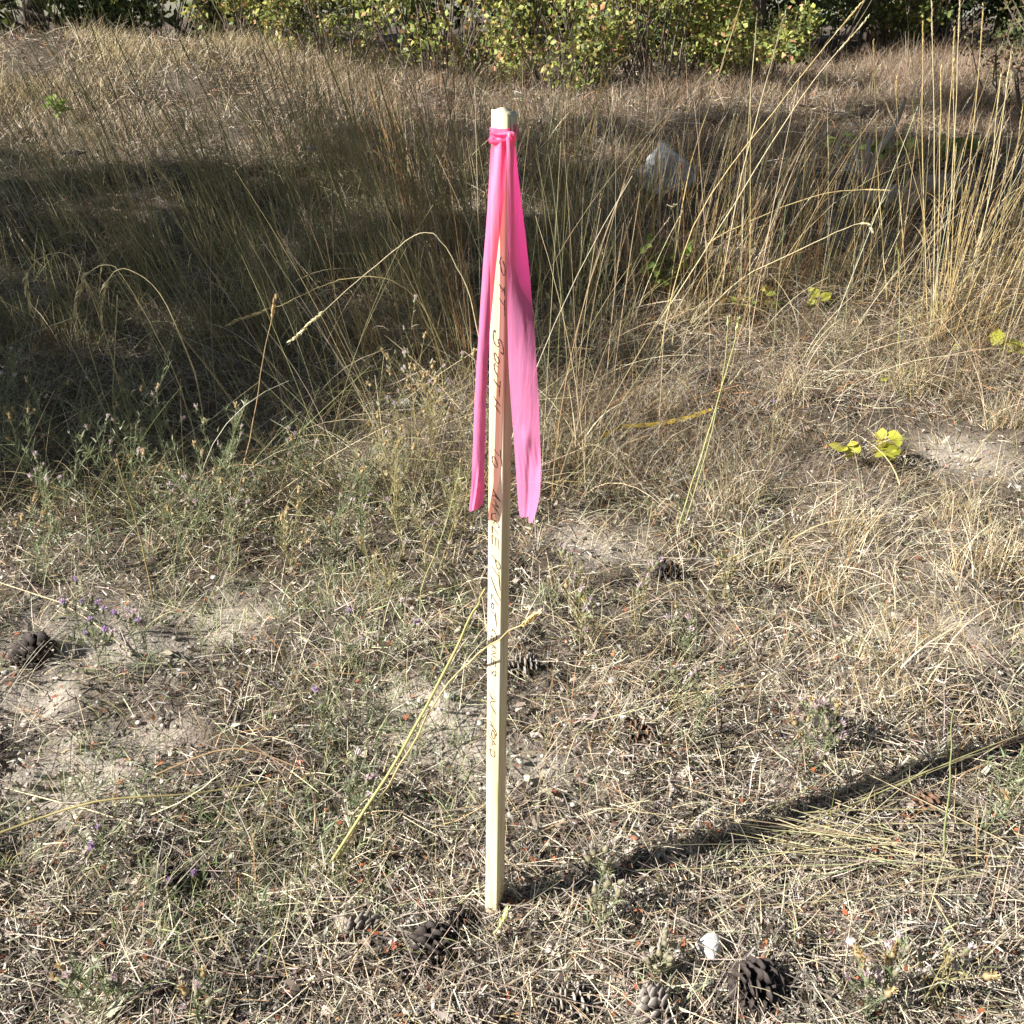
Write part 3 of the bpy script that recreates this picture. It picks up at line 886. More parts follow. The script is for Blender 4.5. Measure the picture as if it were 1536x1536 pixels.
def knapweed(px, py, hgt, label, kinds, nbr=6, lean=(0, 0), seed=0, leafy=1., tone='green', spread=.55, nheads=99):
    r = np.random.default_rng(seed + 900)
    root = thing('knapweed_plant', label, 'wildflower', G(px, py), 0, 'knapweed plants in the dry grass')
    g = Geo()
    stem_c = {'green': (.27, .29, .16), 'straw': (.46, .39, .20)}[tone]
    leaf_p = {'green': [(3, (.21, .25, .13)), (2, (.28, .31, .18)), (1, (.36, .33, .17))], 'straw': [(2, (.40, .36, .19)), (2, (.30, .32, .16)), (1, (.52, .44, .24))]}[tone]
    heads = []

    def stem(p0, phi, th, curl, L, rad, depth):
        P, W, sd = blades(np.array([p0]), np.array([phi]), np.array([th]), np.array([curl]), np.array([L]), np.array([rad]), 7, r, False)
        g.tube(P, (rad * np.linspace(1, .55, 7))[None], np.array(stem_c) * r.uniform(.8, 1.2), 4)
        pts = P[0]
        nl = int(L * 95 * leafy)
        if nl:
            i = r.integers(0, 6, nl); f = r.random(nl)[:, None]
            b = pts[i] * (1 - f) + pts[i + 1] * f
            lw = r.uniform(.0018, .0036, nl); ll = r.uniform(.014, .042, nl) * (1 - .4 * (depth > 0))
            Pl, Wl, sl_ = blades(b, r.uniform(0, 2 * PI, nl), r.uniform(.4, 1.2, nl), r.uniform(-.2, .9, nl), ll, lw, 3, r, False)
            g.ribbon(Pl, Wl, sl_, pick(nl, leaf_p, .15, r))
        if depth < 2:
            for _ in range(nbr if depth == 0 else r.integers(1, 4)):
                i = r.integers(2, 6)
                stem(pts[i], phi + r.uniform(-2.6, 2.6), r.uniform(.25, spread + .3), r.uniform(-.3, .2), L * r.uniform(.3, .55), rad * .7, depth + 1)
        d = pts[-1] - pts[-2]
        heads.append((pts[-1], d / np.linalg.norm(d)))
    nst = 2 if hgt < .2 else 3
    for k in range(nst):
        stem((r.normal(0, .012), r.normal(0, .012), -.01), r.uniform(0, 2 * PI), abs(r.normal(.12, .16)), r.uniform(-.1, .35), hgt * r.uniform(.75, 1.05), .0013, 0)
    # basal leaves
    nb = int(28 * leafy)
    if nb:
        b = np.stack([r.normal(0, .025, nb), r.normal(0, .025, nb), np.zeros(nb)], -1)
        P, W, sd = blades(b, r.uniform(0, 2 * PI, nb), r.uniform(.4, 1.3, nb), r.uniform(-.1, .6, nb), r.uniform(.025, .07, nb), r.uniform(.002, .004, nb), 4, r, False)
        g.ribbon(P, W, sd, pick(nb, leaf_p, .15, r))
    if lean != (0, 0):
        for V in g.v:
            V[:, 0] += lean[0] * V[:, 2]; V[:, 1] += lean[1] * V[:, 2]
        heads = [(p + np.array([lean[0] * p[2], lean[1] * p[2], 0]), d) for p, d in heads]
    g.build('stems', M_LEAF, root)
    r.shuffle(heads)
    for p, d in heads[:nheads]:
        k = kinds[r.integers(len(kinds))]
        o = bpy.data.objects.new('flower_head', HEADS[k][r.integers(3)]); C.objects.link(o)
        o.parent = root
        q = Vector(d).to_track_quat('Z', 'Y')
        o.matrix_local = Matrix.Translation(p) @ q.to_matrix().to_4x4() @ Matrix.Scale(float(r.uniform(.8, 1.25)), 4)
    return root


PK = ['pink', 'pink', 'bud', 'straw']; ST = ['straw', 'straw', 'bud']; LI = ['lilac', 'lilac', 'pink']
KLS = ['knapweed with straw heads, second from the left edge in half shade', 'knapweed with pink heads just above the dark hollow at left', 'tall straw headed knapweed left of the stiff green blades', 'pink headed knapweed below the foot of the stiff green blades', 'tall pink headed knapweed right of the stiff green blades', 'straw headed knapweed in the middle of the left thicket', 'pink headed knapweed beside the rusty straw stalk', 'pink headed knapweed right of the rusty straw stalk', 'short straw headed knapweed at the shade edge by the left border', 'short pink knapweed at the near edge of the left thicket', 'short pink knapweed at the sunlit right end of the left thicket', 'tall straw headed knapweed at the back of the left thicket', 'pink headed knapweed cut by the left border of the view']
for i, (px, py, h, kinds, tone) in enumerate([
        (40, 745, .30, ST, 'green'), (85, 800, .26, PK, 'green'), (130, 720, .33, ST, 'green'), (195, 790, .30, PK, 'green'),
        (255, 720, .34, PK, 'green'), (300, 800, .30, ST, 'green'), (345, 740, .30, PK, 'green'), (395, 790, .27, PK, 'green'),
        (60, 860, .22, ST, 'green'), (270, 860, .24, PK, 'green'), (350, 850, .22, PK, 'green'), (215, 705, .34, ST, 'green'), (10, 700, .36, PK, 'green')]):
    knapweed(px, py, h, KLS[i], kinds, 4, (r_ := random.Random(i)).uniform(-.1, .1) and (r_.uniform(-.12, .15), 0), i, 1., tone, .55, 9)
knapweed(640, 745, .46, 'tall pale branching knapweed with straw heads beside the pink tape', ['bud', 'straw', 'pink'], 8, (0, 0), 31, .35, 'straw', .8)
KLT = ['bushy grey green pink headed knapweed midway between thicket and stake', 'bushy straw coloured knapweed behind the pink headed one left of the stake', 'low pink headed knapweed on sunlit litter left of the bushy ones', 'straw coloured knapweed with pink heads nearest the viewer left of the stake', 'straw coloured knapweed with pink heads close left of the stake', 'pale green knapweed at the right end of the shaded thicket', 'small straw headed knapweed on the shade edge left of the stake', 'straw coloured knapweed touching the left tail of the pink tape']
for i, (px, py, h, kinds, tone) in enumerate([(545, 830, .24, PK, 'green'), (600, 800, .25, ST, 'straw'), (500, 870, .20, PK, 'green'), (575, 900, .20, PK, 'straw'), (650, 860, .22, PK, 'straw'), (470, 770, .26, PK, 'green'), (430, 860, .2, ST, 'straw'), (690, 800, .22, PK, 'straw')]):
    knapweed(px, py, h, KLT[i], kinds, 5, (0, 0), 60 + i, .8, tone, .55, 9)
KLV = ['low lilac knapweed nearest the brown broken cone', 'low lilac knapweed on bare soil, rightmost of three', 'low lilac knapweed beside the large dark cone at the left edge']
for i, (px, py, h) in enumerate([(150, 1010, .12), (215, 1000, .14), (120, 960, .13)]):
    knapweed(px, py, h, KLV[i], LI, 3, (0, 0), 80 + i, .9, 'green', .55, 5)
knapweed(550, 1010, .14, 'small knapweed with a lilac flower between bare soil and stake', LI, 4, (0, 0), 90, 1., 'green', .55, 4)
knapweed(490, 1110, .12, 'low knapweed with one lilac head in dark litter', LI, 3, (0, 0), 91, 1., 'green', .55, 2)
knapweed(300, 1345, .08, 'low sprig with one bright purple flower above a dark pine cone', ['lilac'], 2, (0, 0), 92, .7, 'green', .5, 2)
knapweed(140, 1295, .09, 'sprig with two violet flowers near the lower left edge', ['lilac'], 2, (0, 0), 93, .8, 'green', .5, 2)
knapweed(535, 1230, .12, 'grey green sprig with pink heads left of the stake base', PK, 4, (0, 0), 94, 1.2, 'green', .55, 5)
knapweed(150, 1530, .12, 'leafy pale green sprig at the lower left corner', PK, 4, (0, 0), 95, 1.6, 'green', .55, 5)
knapweed(300, 1540, .09, 'pale pink knapweed heads at the bottom left edge', PK, 4, (0, 0), 96, .9, 'green', .55, 5)
KLU = ['straw coloured knapweed with faded pink heads nearest right of the stake', 'straw coloured knapweed with faded pink heads in the middle right of the stake', 'green knapweed lowest of those right of the stake', 'straw coloured knapweed right of the stake, highest in the view', 'straw coloured knapweed beside the dark cone in bleached straw', 'green sprawling knapweed among pale lying stems']
for i, (px, py, h, tone) in enumerate([(885, 1000, .16, 'straw'), (960, 960, .15, 'straw'), (1030, 1130, .18, 'green'), (880, 900, .14, 'straw'), (1090, 900, .15, 'straw'), (1050, 1010, .16, 'green')]):
    knapweed(px, py, h, KLU[i], PK, 4, (-.15, 0), 110 + i, .9, tone, .55, 7)
knapweed(1215, 1150, .17, 'grey green knapweed shading a dark cone hollow', PK, 5, (.1, 0), 120, 1.3, 'green')
knapweed(1470, 1260, .20, 'pale green knapweed leaning over the stake shadow at right edge', PK, 5, (.2, 0), 121, 1., 'green', .55, 5)
knapweed(1400, 1515, .14, 'knapweed with pale pink heads at the lower right', PK, 3, (.1, 0), 122, .9, 'straw', .55, 6)
knapweed(1290, 1530, .12, 'grey leaved sprig at the bottom right edge', PK, 4, (0, 0), 123, 1.4, 'green')
knapweed(990, 1480, .07, 'low grey green sprig over a pine cone at the bottom', ['bud'], 3, (0, 0), 124, 1.5, 'green')
knapweed(900, 1400, .14, 'thin grey green sprig right of the stake foot', ['bud'], 3, (.15, 0), 125, .9, 'green')
knapweed(1160, 690, .2, 'thin knapweed with a lilac head behind the yellow strip', ['bud', 'bud', 'lilac'], 2, (0, 0), 126, .4, 'straw', .55, 4)
knapweed(855, 560, .26, 'dry branching knapweed with buff heads right of the pink tape', ['straw', 'bud'], 5, (0, 0), 127, .8, 'straw')


# ------------------------------------------------------------------ leafy sprigs with rounded yellow green leaves
def leaf_mesh(col, fold=.25, seed=0):
    # ovate leaf, 1 long: midrib folded, edge points
    xs = [0, .12, .35, .62, .85, 1.0]; ws = [.02, .24, .37, .30, .14, 0]
    V = []; r = random.Random(seed)
    for x, w_ in zip(xs, ws):
        droop = -.14 * x * x
        V += [(x, -w_, fold * w_ + droop + r.uniform(-.02, .02)), (x, 0, droop), (x, w_, fold * w_ + droop + r.uniform(-.02, .02))]
    F = []
    for i in range(5):
        a = i * 3
        F += [(a, a + 3, a + 4, a + 1), (a + 1, a + 4, a + 5, a + 2)]
    g = Geo(); g.raw(V, np.array(F), col)
    o = g.build('leaf', M_LEAF, smooth=True); me = o.data; bpy.data.objects.remove(o)
    return me


LEAVES = {'yellow': [leaf_mesh((.42, .42, .06), .25, 1), leaf_mesh((.50, .46, .09), .1, 2)], 'green': [leaf_mesh((.17, .25, .06), .2, 3), leaf_mesh((.26, .33, .08), .3, 4)],
          'mixed': [leaf_mesh((.36, .39, .08), .2, 5), leaf_mesh((.48, .42, .10), .2, 6), leaf_mesh((.22, .29, .07), .2, 7), leaf_mesh((.50, .33, .15), .3, 8)]}


def leafy(px, py, wpx, hgt, n, leafpx, label, kind, seed):
    r = random.Random(seed)
    p = G(px, py); t = (p - Vector((0, 0, CAM_H))).length
    R = wpx * .5 * t / FPX; ls = leafpx * t / FPX
    root = thing('leafy_sprig', label, 'plant', p)
    g = Geo(); sites = []
    nst = max(3, n // 4)
    for k in range(nst):
        a = r.uniform(0, 6.28); rad = R * math.sqrt(r.random())
        tip = Vector((rad * math.cos(a), rad * math.sin(a) * .7, hgt * r.uniform(.55, 1.05)))
        mid = Vector((tip.x * .35, tip.y * .35, tip.z * .6))
        P = np.array([[(0, 0, 0), tuple(mid * .55), tuple(mid), tuple((mid + tip) * .5 + Vector((0, 0, .01))), tuple(tip)]])
        g.tube(P, np.array([[.0012, .0011, .0010, .0008, .0006]]), (.16, .09, .05), 4)
        for i in range(n // nst + (1 if k < n % nst else 0)):
            f = r.uniform(.35, 1.)
            q = mid.lerp(tip, (f - .35) / .65) if f > .35 else mid
            sites.append((q, a + r.uniform(-1.8, 1.8)))
    g.build('stem', M_WOODY, root)
    for q, a in sites:
        o = bpy.data.objects.new('leaf', r.choice(LEAVES[kind])); C.objects.link(o); o.parent = root
        s_ = ls * r.uniform(.55, 1.25)
        o.matrix_local = Matrix.Translation(q) @ Matrix.Rotation(a, 4, 'Z') @ Matrix.Rotation(r.uniform(-.9, .8), 4, 'Y') @ Matrix.Rotation(r.uniform(-.9, .9), 4, 'X') @ Matrix.Scale(s_, 4)
    return root


leafy(1300, 700, 110, .10, 26, 22, 'sprig of glossy yellow green leaves on straw at the right', 'yellow', 1)
leafy(1475, 540, 130, .08, 24, 20, 'spreading yellow green sprig beside the right edge', 'yellow', 2)
leafy(1000, 462, 95, .30, 70, 15, 'upright green sprig growing in front of the granite boulder', 'green', 3)
leafy(1125, 480, 120, .12, 30, 16, 'low green sprig with scattered leaves right of the upright sprig', 'mixed', 4)
leafy(1395, 250, 150, .18, 60, 16, 'yellow and russet leaved sprig behind the dead branch', 'mixed', 5)
leafy(1290, 240, 120, .14, 26, 18, 'dark green sprig left of the dead branch', 'green', 6)
leafy(95, 190, 60, .22, 18, 18, 'bright green sprig on the shaded bank at far left', 'green', 7)
leafy(1225, 462, 40, .08, 5, 22, 'two or three round yellow leaves in straw below the boulder', 'yellow', 8)
leafy(1335, 580, 40, .06, 4, 22, 'small pair of yellow leaves above the glossy sprig', 'yellow', 9)
leafy(870, 900, 30, .03, 2, 26, 'single yellow green leaf lying right of the stake', 'yellow', 10)


# ------------------------------------------------------------------ tall grass: clumps and single stalks
def seed_spike(g, tip, d, L, n, col, r, wide=1.):
    """a narrow spike of small overlapping husks along direction d ending at tip"""
    d = np.array(d) / np.linalg.norm(d)
    f = np.linspace(0, 1, n)
    b = np.array(tip)[None] - d[None] * (L * (1 - f))[:, None]
    sh = np.sin(f * .86 * PI + .28) ** .8 if n > 4 else np.ones(n)
    phi = r.uniform(0, 2 * PI, n)
    ref = np.array([0, 0, 1.]) if abs(d[2]) < .9 else np.array([1., 0, 0])
    A = np.cross(d, ref); A /= np.linalg.norm(A); B = np.cross(d, A)
    out = np.cos(phi)[:, None] * A + np.sin(phi)[:, None] * B
    l_ = (.010 * sh * r.uniform(.8, 1.2, n)) * wide
    P = np.stack([b, b + d * l_[:, None] * .55 + out * l_[:, None] * .30, b + d * l_[:, None] * 1.15 + out * l_[:, None] * .34], 1)
    side = np.cross(d[None], out)
    W = np.stack([l_ * .12, l_ * .34, l_ * .04], 1)
    g.ribbon(P, W, side, np.array(col)[None] * r.uniform(.75, 1.25, (n, 1)))


def grass_clump(px, py, nst, hgt, lean, label, group, pal, nbl=80, spread=.06, seed=0, fan=.16, headp=.4, bl=.30, rad=.0015):
    r = np.random.default_rng(seed + 300)
    p = G(px, py)
    if hgt > .4: nst = int(nst * 2.1)
    root = thing('grass_clump', label, 'grass', p, 0, group)
    base = np.stack([r.normal(0, spread, nst), r.normal(0, spread * .8, nst), np.zeros(nst)], -1)
    base[:, 2] = H(base[:, 0] + p.x, base[:, 1] + p.y) - p.z
    g = Geo()
    dx = lean[0] + r.normal(0, fan, nst) + base[:, 0] * 1.2; dy = lean[1] + r.normal(0, fan, nst)
    th = np.arctan(np.hypot(dx, dy)); ph = np.arctan2(dy, dx)
    L = hgt * r.uniform(.6, 1.08, nst)
    K = 6
    P, W, sd = blades(base, ph, th * .75, r.normal(.22, .22, nst), L, np.full(nst, .002), K, r, False)
    cols = pick(nst, pal, .2, r)
    cc = np.repeat(cols[:, None, :], K, 1)
    if pal is P_OLIVE:
        tt = np.linspace(0, 1, K)[None, :, None] ** .7
        cc = np.array((.46, .38, .19)) * (1 - tt) + cc * .75 * tt
    R = rad * r.uniform(.75, 1.3, nst)[:, None] * np.linspace(1, .5, K)[None]
    g.tube(P, R, cc, 3)
    for i in range(nst):
        if r.random() < headp:
            seed_spike(g, P[i, -1] + (P[i, -1] - P[i, -2]) * .1, P[i, -1] - P[i, -2], r.uniform(.07, .14), 16, np.clip(np.array(PALE) * r.uniform(.85, 1.1), 0, .8), r)
    # a couple of leaves on each stalk
    nl = nst
    i = r.integers(0, nst, nl); k = r.integers(1, 4, nl)
    Pl, Wl, sl_ = blades(P[i, k], ph[i] + r.uniform(-1.5, 1.5, nl), r.uniform(.2, .8, nl), r.uniform(.3, 1.6, nl), r.uniform(.10, .24, nl), r.uniform(.002, .0038, nl), 6, r, False)
    g.ribbon(Pl, Wl, sl_, pick(nl, pal, .2, r))
    g.build('stalks', M_STRAW, root)
    g = Geo()
    b = np.stack([r.normal(0, spread * 1.2, nbl), r.normal(0, spread, nbl), np.zeros(nbl)], -1)
    dx = lean[0] * .7 + r.normal(0, .45, nbl); dy = r.normal(0, .45, nbl)
    P, W, sd = blades(b, np.arctan2(dy, dx), np.arctan(np.hypot(dx, dy)) * .8, r.uniform(.1, 1.7, nbl), bl * r.uniform(.5, 1.25, nbl), r.uniform(.0013, .0028, nbl), 6, r, False)
    P[..., 2] = np.maximum(P[..., 2], H(P[..., 0] + p.x, P[..., 1] + p.y) - p.z + .004)
    g.ribbon(P, W, sd, pick(nbl, pal, .3, r) * (.75 if hgt > .4 else 1))  # blades of tall clumps coloured darker to deepen the shade
    g.build('leaf_blades', M_STRAW, root)
    return root


P_OLIVE = [(4, (.25, .26, .09)), (3, (.33, .31, .13)), (3, (.44, .37, .19)), (1, (.15, .18, .06))]
P_TAN = [(3, (.40, .30, .15)), (2, PALE), (2, RUST), (1, (.25, .22, .08))]
P_GOLD = [(4, (.55, .42, .19)), (3, GOLD), (1, PALE)]
P_RUST = [(3, RUST), (2, (.40, .26, .11)), (2, (.42, .32, .16))]
L1 = 'clump of tall olive grass leaning left in the shade behind the stake'
G1 = 'olive grass clumps leaning left'
for i, (px, py, n, h, lx) in enumerate([(215, 400, 18, 1.3, -.42), (250, 440, 18, 1.25, -.36), (330, 400, 18, 1.25, -.38), (400, 440, 18, 1.2, -.30), (470, 430, 20, 1.2, -.26), (535, 410, 20, 1.2, -.24), (590, 450, 20, 1.1, -.22), (330, 300, 14, 1.0, -.35), (110, 360, 14, .9, -.4), (450, 300, 18, 1.0, -.3), (545, 290, 18, .95, -.22), (20, 520, 14, .7, -.2), (120, 520, 14, .6, -.2), (300, 520, 14, .55, -.25), (420, 520, 14, .6, -.15)]):
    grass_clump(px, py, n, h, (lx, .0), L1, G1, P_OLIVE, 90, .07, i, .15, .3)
L2 = 'clump of rusty tan grass standing close behind the left of the stake'
G2 = 'rusty grass clumps behind the stake'
for i, (px, py, n, h, lx) in enumerate([(640, 450, 20, 1.1, -.18), (690, 480, 22, 1.0, -.14), (700, 560, 16, .5, -.12), (650, 540, 14, .45, -.2), (620, 330, 18, .95, -.2), (700, 380, 18, .8, -.12), (560, 540, 12, .45, -.25)]):
    grass_clump(px, py, n, h, (lx, .0), L2, G2, P_TAN + P_OLIVE[:1] if i % 2 else P_RUST + P_TAN, 90, .06, 40 + i, .13, .4)
L3 = 'clump of tan grass standing upright behind the right of the stake'
G3 = 'tan grass clumps right of the stake'
for i, (px, py, n, h, lx) in enumerate([(800, 420, 18, 1.05, -.05), (845, 450, 20, 1.05, .0), (880, 480, 16, .55, .05), (930, 430, 18, .75, .02), (985, 440, 14, .9, .05), (1035, 460, 14, .9, .10), (1090, 470, 14, .85, .12), (1140, 440, 12, .85, .1), (1190, 420, 12, .8, .06), (1250, 440, 12, .75, .08), (1330, 420, 12, .8, .1), (850, 330, 16, 1.05, -.05), (960, 330, 14, .95, .02), (1060, 350, 12, .95, .1), (1180, 330, 12, .9, .05), (1500, 420, 16, .6, .15)]):
    grass_clump(px, py, n, h, (lx, .0), L3, G3, (P_TAN + P_OLIVE[:1]) if i < 4 or i in (11, 12) else P_TAN, 80, .07, 70 + i, .12, .35)
grass_clump(1405, 515, 19, .95, (.06, 0), 'tall golden clump of straight stalks on the right, the brightest tall grass', None, P_GOLD, 90, .045, 99, .10, .45, .3, .0015)
grass_clump(1470, 500, 8, .7, (.22, 0), 'golden clump leaning right beside the brightest tall grass', None, P_GOLD, 70, .05, 100, .14, .4)
L4S = ['biggest low golden tuft, right of the stake at mid height', 'golden tuft just below the biggest low tuft', 'large low golden tuft at the right edge', 'golden tuft at the foot of the tall golden clump', 'small golden tuft above the broad pale stone', 'small golden tuft beside the broad pale stone', 'small golden tuft below the broad pale stone', 'golden tuft right of the lower end of the pink tape', 'golden tuft close behind the pink tape', 'golden tuft in front of the upright green sprig', 'golden tuft right of the slim green stems', 'golden tuft below the glossy yellow green sprig', 'golden tuft above the right end of the yellow strip', 'golden tuft over the middle of the yellow strip', 'golden tuft at the right edge below the spreading sprig', 'golden tuft left of the biggest low tuft', 'golden tuft behind the buff headed knapweed', 'golden tuft beside the two or three round yellow leaves']
G4 = 'low golden grass tufts'
P_TUFT = [(4, PALE), (3, GOLD), (2, (.40, .32, .18)), (1, BLEACH)]
for i, (px, py, nb, bl) in enumerate([(1270, 810, 190, .14), (1235, 900, 150, .12), (1480, 860, 200, .16), (1350, 590, 150, .14), (1400, 960, 90, .10), (1340, 1000, 90, .10), (1335, 1060, 80, .10), (910, 720, 130, .12), (850, 690, 110, .13), (1020, 480, 150, .15), (1100, 760, 150, .14), (1440, 780, 140, .14), (1180, 600, 140, .14), (1000, 620, 110, .12), (1510, 640, 130, .15), (1150, 860, 110, .11), (930, 510, 120, .14), (1260, 520, 120, .14)]):
    grass_clump(px, py, 5, bl * 1.9, (.0, .0), L4S[i], G4, P_TUFT, nb, .035, 130 + i, .4, .0, bl, .0006)

# single stalks: foot pixel, tip pixel, colour, radius, head length, droop
def stalk(name, pts, Y, label, col, rad=.0014, head=.1, group=None, cat='grass', husk=1., nh=26, Y2=None, seed=0):
    """stalk through photo points in the upright plane at distance Y (leaning to Y2 at its tip)"""
    r = np.random.default_rng(seed + 700)
    Y2 = Y if Y2 is None else Y2
    rad = max(rad * 1.25, .00062 * Y)
    W = [np.array(at_y(x, y, Y + (Y2 - Y) * i / (len(pts) - 1))) for i, (x, y) in enumerate(pts)]
    q = []
    n = len(W)
    for i in range(n - 1):
        p0 = W[max(i - 1, 0)]; p1 = W[i]; p2 = W[i + 1]; p3 = W[min(i + 2, n - 1)]
        for t in np.linspace(0, 1, 6)[:-1]:
            q.append(.5 * (2 * p1 + (p2 - p0) * t + (2 * p0 - 5 * p1 + 4 * p2 - p3) * t * t + (3 * p1 - p0 - 3 * p2 + p3) * t ** 3))
    q.append(W[-1]); q = np.array(q)
    foot = q[0].copy(); foot[2] = min(foot[2], float(H(foot[0], foot[1])))
    q[0] = foot
    q = q + np.concatenate([[np.zeros(3)], r.normal(0, .0012, (len(q) - 1, 3))])
    root = thing(name, label, cat, Vector(foot), 0, group)
    g = Geo()
    cv = np.array(col)
    if group == 'olive stalks leaning left':
        tt = np.linspace(0, 1, len(q))[None, :, None] ** .6
        cv = np.array((.50, .42, .22)) * (1 - tt) + cv * .5 * tt
    g.tube((q - foot)[None], (rad * np.linspace(1.1, .5, len(q)))[None], cv, 5)
    g.build('stem', M_STRAW, root)
    if head > 0:
        g = Geo()
        d = np.linalg.norm(np.diff(q, axis=0), axis=1); cum = np.concatenate([[0], np.cumsum(d)])
        tot = cum[-1]
        for k in range(nh):
            s = tot - head * (1 - k / (nh - 1))
            pt = np.array([np.interp(s, cum, q[:, j]) for j in range(3)]); pt2 = np.array([np.interp(min(s + .01, tot), cum, q[:, j]) for j in range(3)])
            dd = pt2 - pt
            if np.linalg.norm(dd) < 1e-6: dd = q[-1] - q[-2]
            seed_spike(g, pt - foot + dd * .2, dd, .004, 2, np.clip(np.array(col) * 1.25, 0, .75), r, husk)
        g.build('seed_head', M_STRAW, root)
    return root


YL = lambda px, py: G(px, py).y
STG = (.58, .46, .22); STP = (.62, .53, .32); STO = (.44, .40, .19); STGR = (.38, .40, .17)
GS = 'tall pale stalks crossing the view at right'
LS = 'single tall pale stalk with narrow spike rising on the right, behind the boulder level'
# the two long diagonals
stalk('grass_stalk', [(985, 560), (1040, 300 + 40), (1190, 130), (1296, 0)], YL(985, 560), 'long straw stalk slanting up right, the upper of two parallel diagonals', STG, .0013, .12, GS, seed=1)
stalk('grass_stalk', [(940, 560), (1080, 340), (1200, 150), (1300, 28)], YL(940, 560) + .05, 'long straw stalk slanting up right, the lower of two parallel diagonals', STP, .0015, .13, GS, seed=2)
stalk('grass_stalk', [(1000, 470), (1030, 275), (1070, 140), (1113, 0)], YL(1000, 470), 'thin straw stalk rising steeply over the granite boulder', STG, .0012, .10, GS, seed=3)
stalk('grass_stalk', [(1075, 480), (1105, 300), (1150, 120), (1176, 24)], YL(1075, 480), 'pale steep stalk ending in a thick spike before the yellow shrub', STP, .0013, .16, GS, husk=1.3, seed=4)
stalk('grass_stalk', [(1110, 470), (1118, 260), (1136, 20)], YL(1110, 470), 'upright pale stalk in front of the dark trunk gap', STP, .0011, .12, GS, seed=5)
stalk('grass_stalk', [(940, 470), (1040, 380), (1130, 330), (1240, 290), (1330, 285)], YL(940, 470), 'arching straw stalk sweeping right below the boulder', STG, .0013, .09, GS, seed=6)
stalk('grass_stalk', [(1040, 490), (1110, 420), (1220, 365), (1290, 335), (1308, 345)], YL(1040, 490), 'arching stalk with a bent pale spike in the sun', STP, .0014, .07, GS, husk=1.4, nh=40, seed=7)
stalk('grass_stalk', [(1170, 250), (1215, 225), (1260, 185), (1318, 103)], YL(1150, 420) + .2, 'short pale stalk with feathery spike pointing at the trunk', STP, .0013, .13, GS, husk=1.2, seed=8)
for i, (bx, by, tx, ty, m) in enumerate([(1400, 500, 1398, 2, 3), (1405, 505, 1412, 100, 0), (1392, 500, 1385, 30, -4), (1410, 510, 1440, 0, 4), (1415, 505, 1475, 14, 8), (1420, 505, 1430, 98, 6), (1425, 510, 1517, 78, 14), (1398, 500, 1432, 40, 3), (1430, 500, 1536, 150, 20), (1440, 500, 1500, 120, 10), (1330, 450, 1310, 60, -3), (1360, 430, 1345, 120, -4), (1245, 440, 1240, 110, 0), (1195, 420, 1215, 60, 2)]):
    mx = (bx + tx) / 2 + m; my = (by + ty) / 2
    stalk('grass_stalk', [(bx, by), (mx, my), (tx, ty)], YL(bx, by), 'tall golden stalk with narrow spike in the bright group at right', STG if i % 3 else STP, .0011, .12, 'tall golden stalks at right', seed=20 + i)
# left hand stalks
for i, (bx, by, tx, ty, m) in enumerate([(235, 400, 58, 40, 6), (250, 400, 130, 20, 5), (310, 400, 150, 5, 8), (235, 385, 200, 150, 4), (420, 400, 270, 60, 6), (540, 400, 380, 20, 8), (600, 400, 452, 0, 8), (650, 420, 540, 30, 6), (700, 420, 575, 10, 6), (560, 380, 505, 10, 3), (330, 330, 235, 0, 5), (690, 400, 610, 60, 5), (705, 350, 640, 0, 3)]):
    stalk('grass_stalk', [(bx, by), ((bx + tx) / 2 + m, (by + ty) / 2), (tx, ty)], YL(bx, by), 'thin olive stalk leaning left across the shaded bank', STO if i % 2 else STGR, .0022, .08, 'olive stalks leaning left', seed=50 + i)
stalk('grass_stalk', [(740, 420), (718, 200), (690, 90), (662, 10)], YL(740, 420) + .2, 'rust coloured stalk with a dense feathery seed head above the stake', (.38, .20, .08), .0014, .26, None, husk=1.9, nh=60, seed=70)
for i, (pts, lab) in enumerate([
        ([(845, 430), (862, 240), (858, 60)], 'upright tan stalk with fat seed spike right of the stake top'),
        ([(848, 430), (872, 250), (900, 130), (905, 90)], 'tan stalk with loose spikelets leaning right beside the stake top'),
        ([(852, 430), (880, 240), (915, 110), (946, 85)], 'tan stalk with open bent seed head right of the stake top')]):
    stalk('grass_stalk', pts, YL(pts[0][0], pts[0][1]), lab, (.48, .37, .17), .0013, .18, None, husk=1.6, nh=40, seed=80 + i)
# drooping brome heads at left
BR = 'drooping brome grass heads at left'
for i, (pts, lab) in enumerate([
        ([(312, 680), (292, 560), (240, 440), (185, 403), (158, 430), (150, 480)], 'arching brome stalk with its seed head hanging lowest at the left'),
        ([(300, 680), (262, 560), (200, 440), (165, 398), (128, 415), (113, 465)], 'arching brome stalk with a seed head drooping in the middle of three'),
        ([(200, 650), (150, 480), (110, 388), (65, 385), (40, 415), (46, 462)], 'arching brome stalk nearest the left edge with long pale husks')]):
    stalk('brome_stalk', pts, YL(pts[0][0], pts[0][1]), lab, (.58, .48, .27), .0017, .13, BR, husk=2.3, nh=11, seed=90 + i)
stalk('brome_stalk', [(722, 520), (700, 430), (662, 362), (630, 350), (590, 378), (520, 435), (440, 508)], YL(722, 640), 'long pale stalk slanting down left with a straight husky spike', STP, .0012, .14, BR, husk=1.5, seed=94)
stalk('brome_stalk', [(665, 560), (640, 470), (600, 428), (555, 415), (510, 420), (470, 435), (420, 458), (345, 485)], YL(640, 620) + .1, 'pale stalk drooping left above the thistles', STG, .0011, .15, BR, husk=1.5, seed=95)
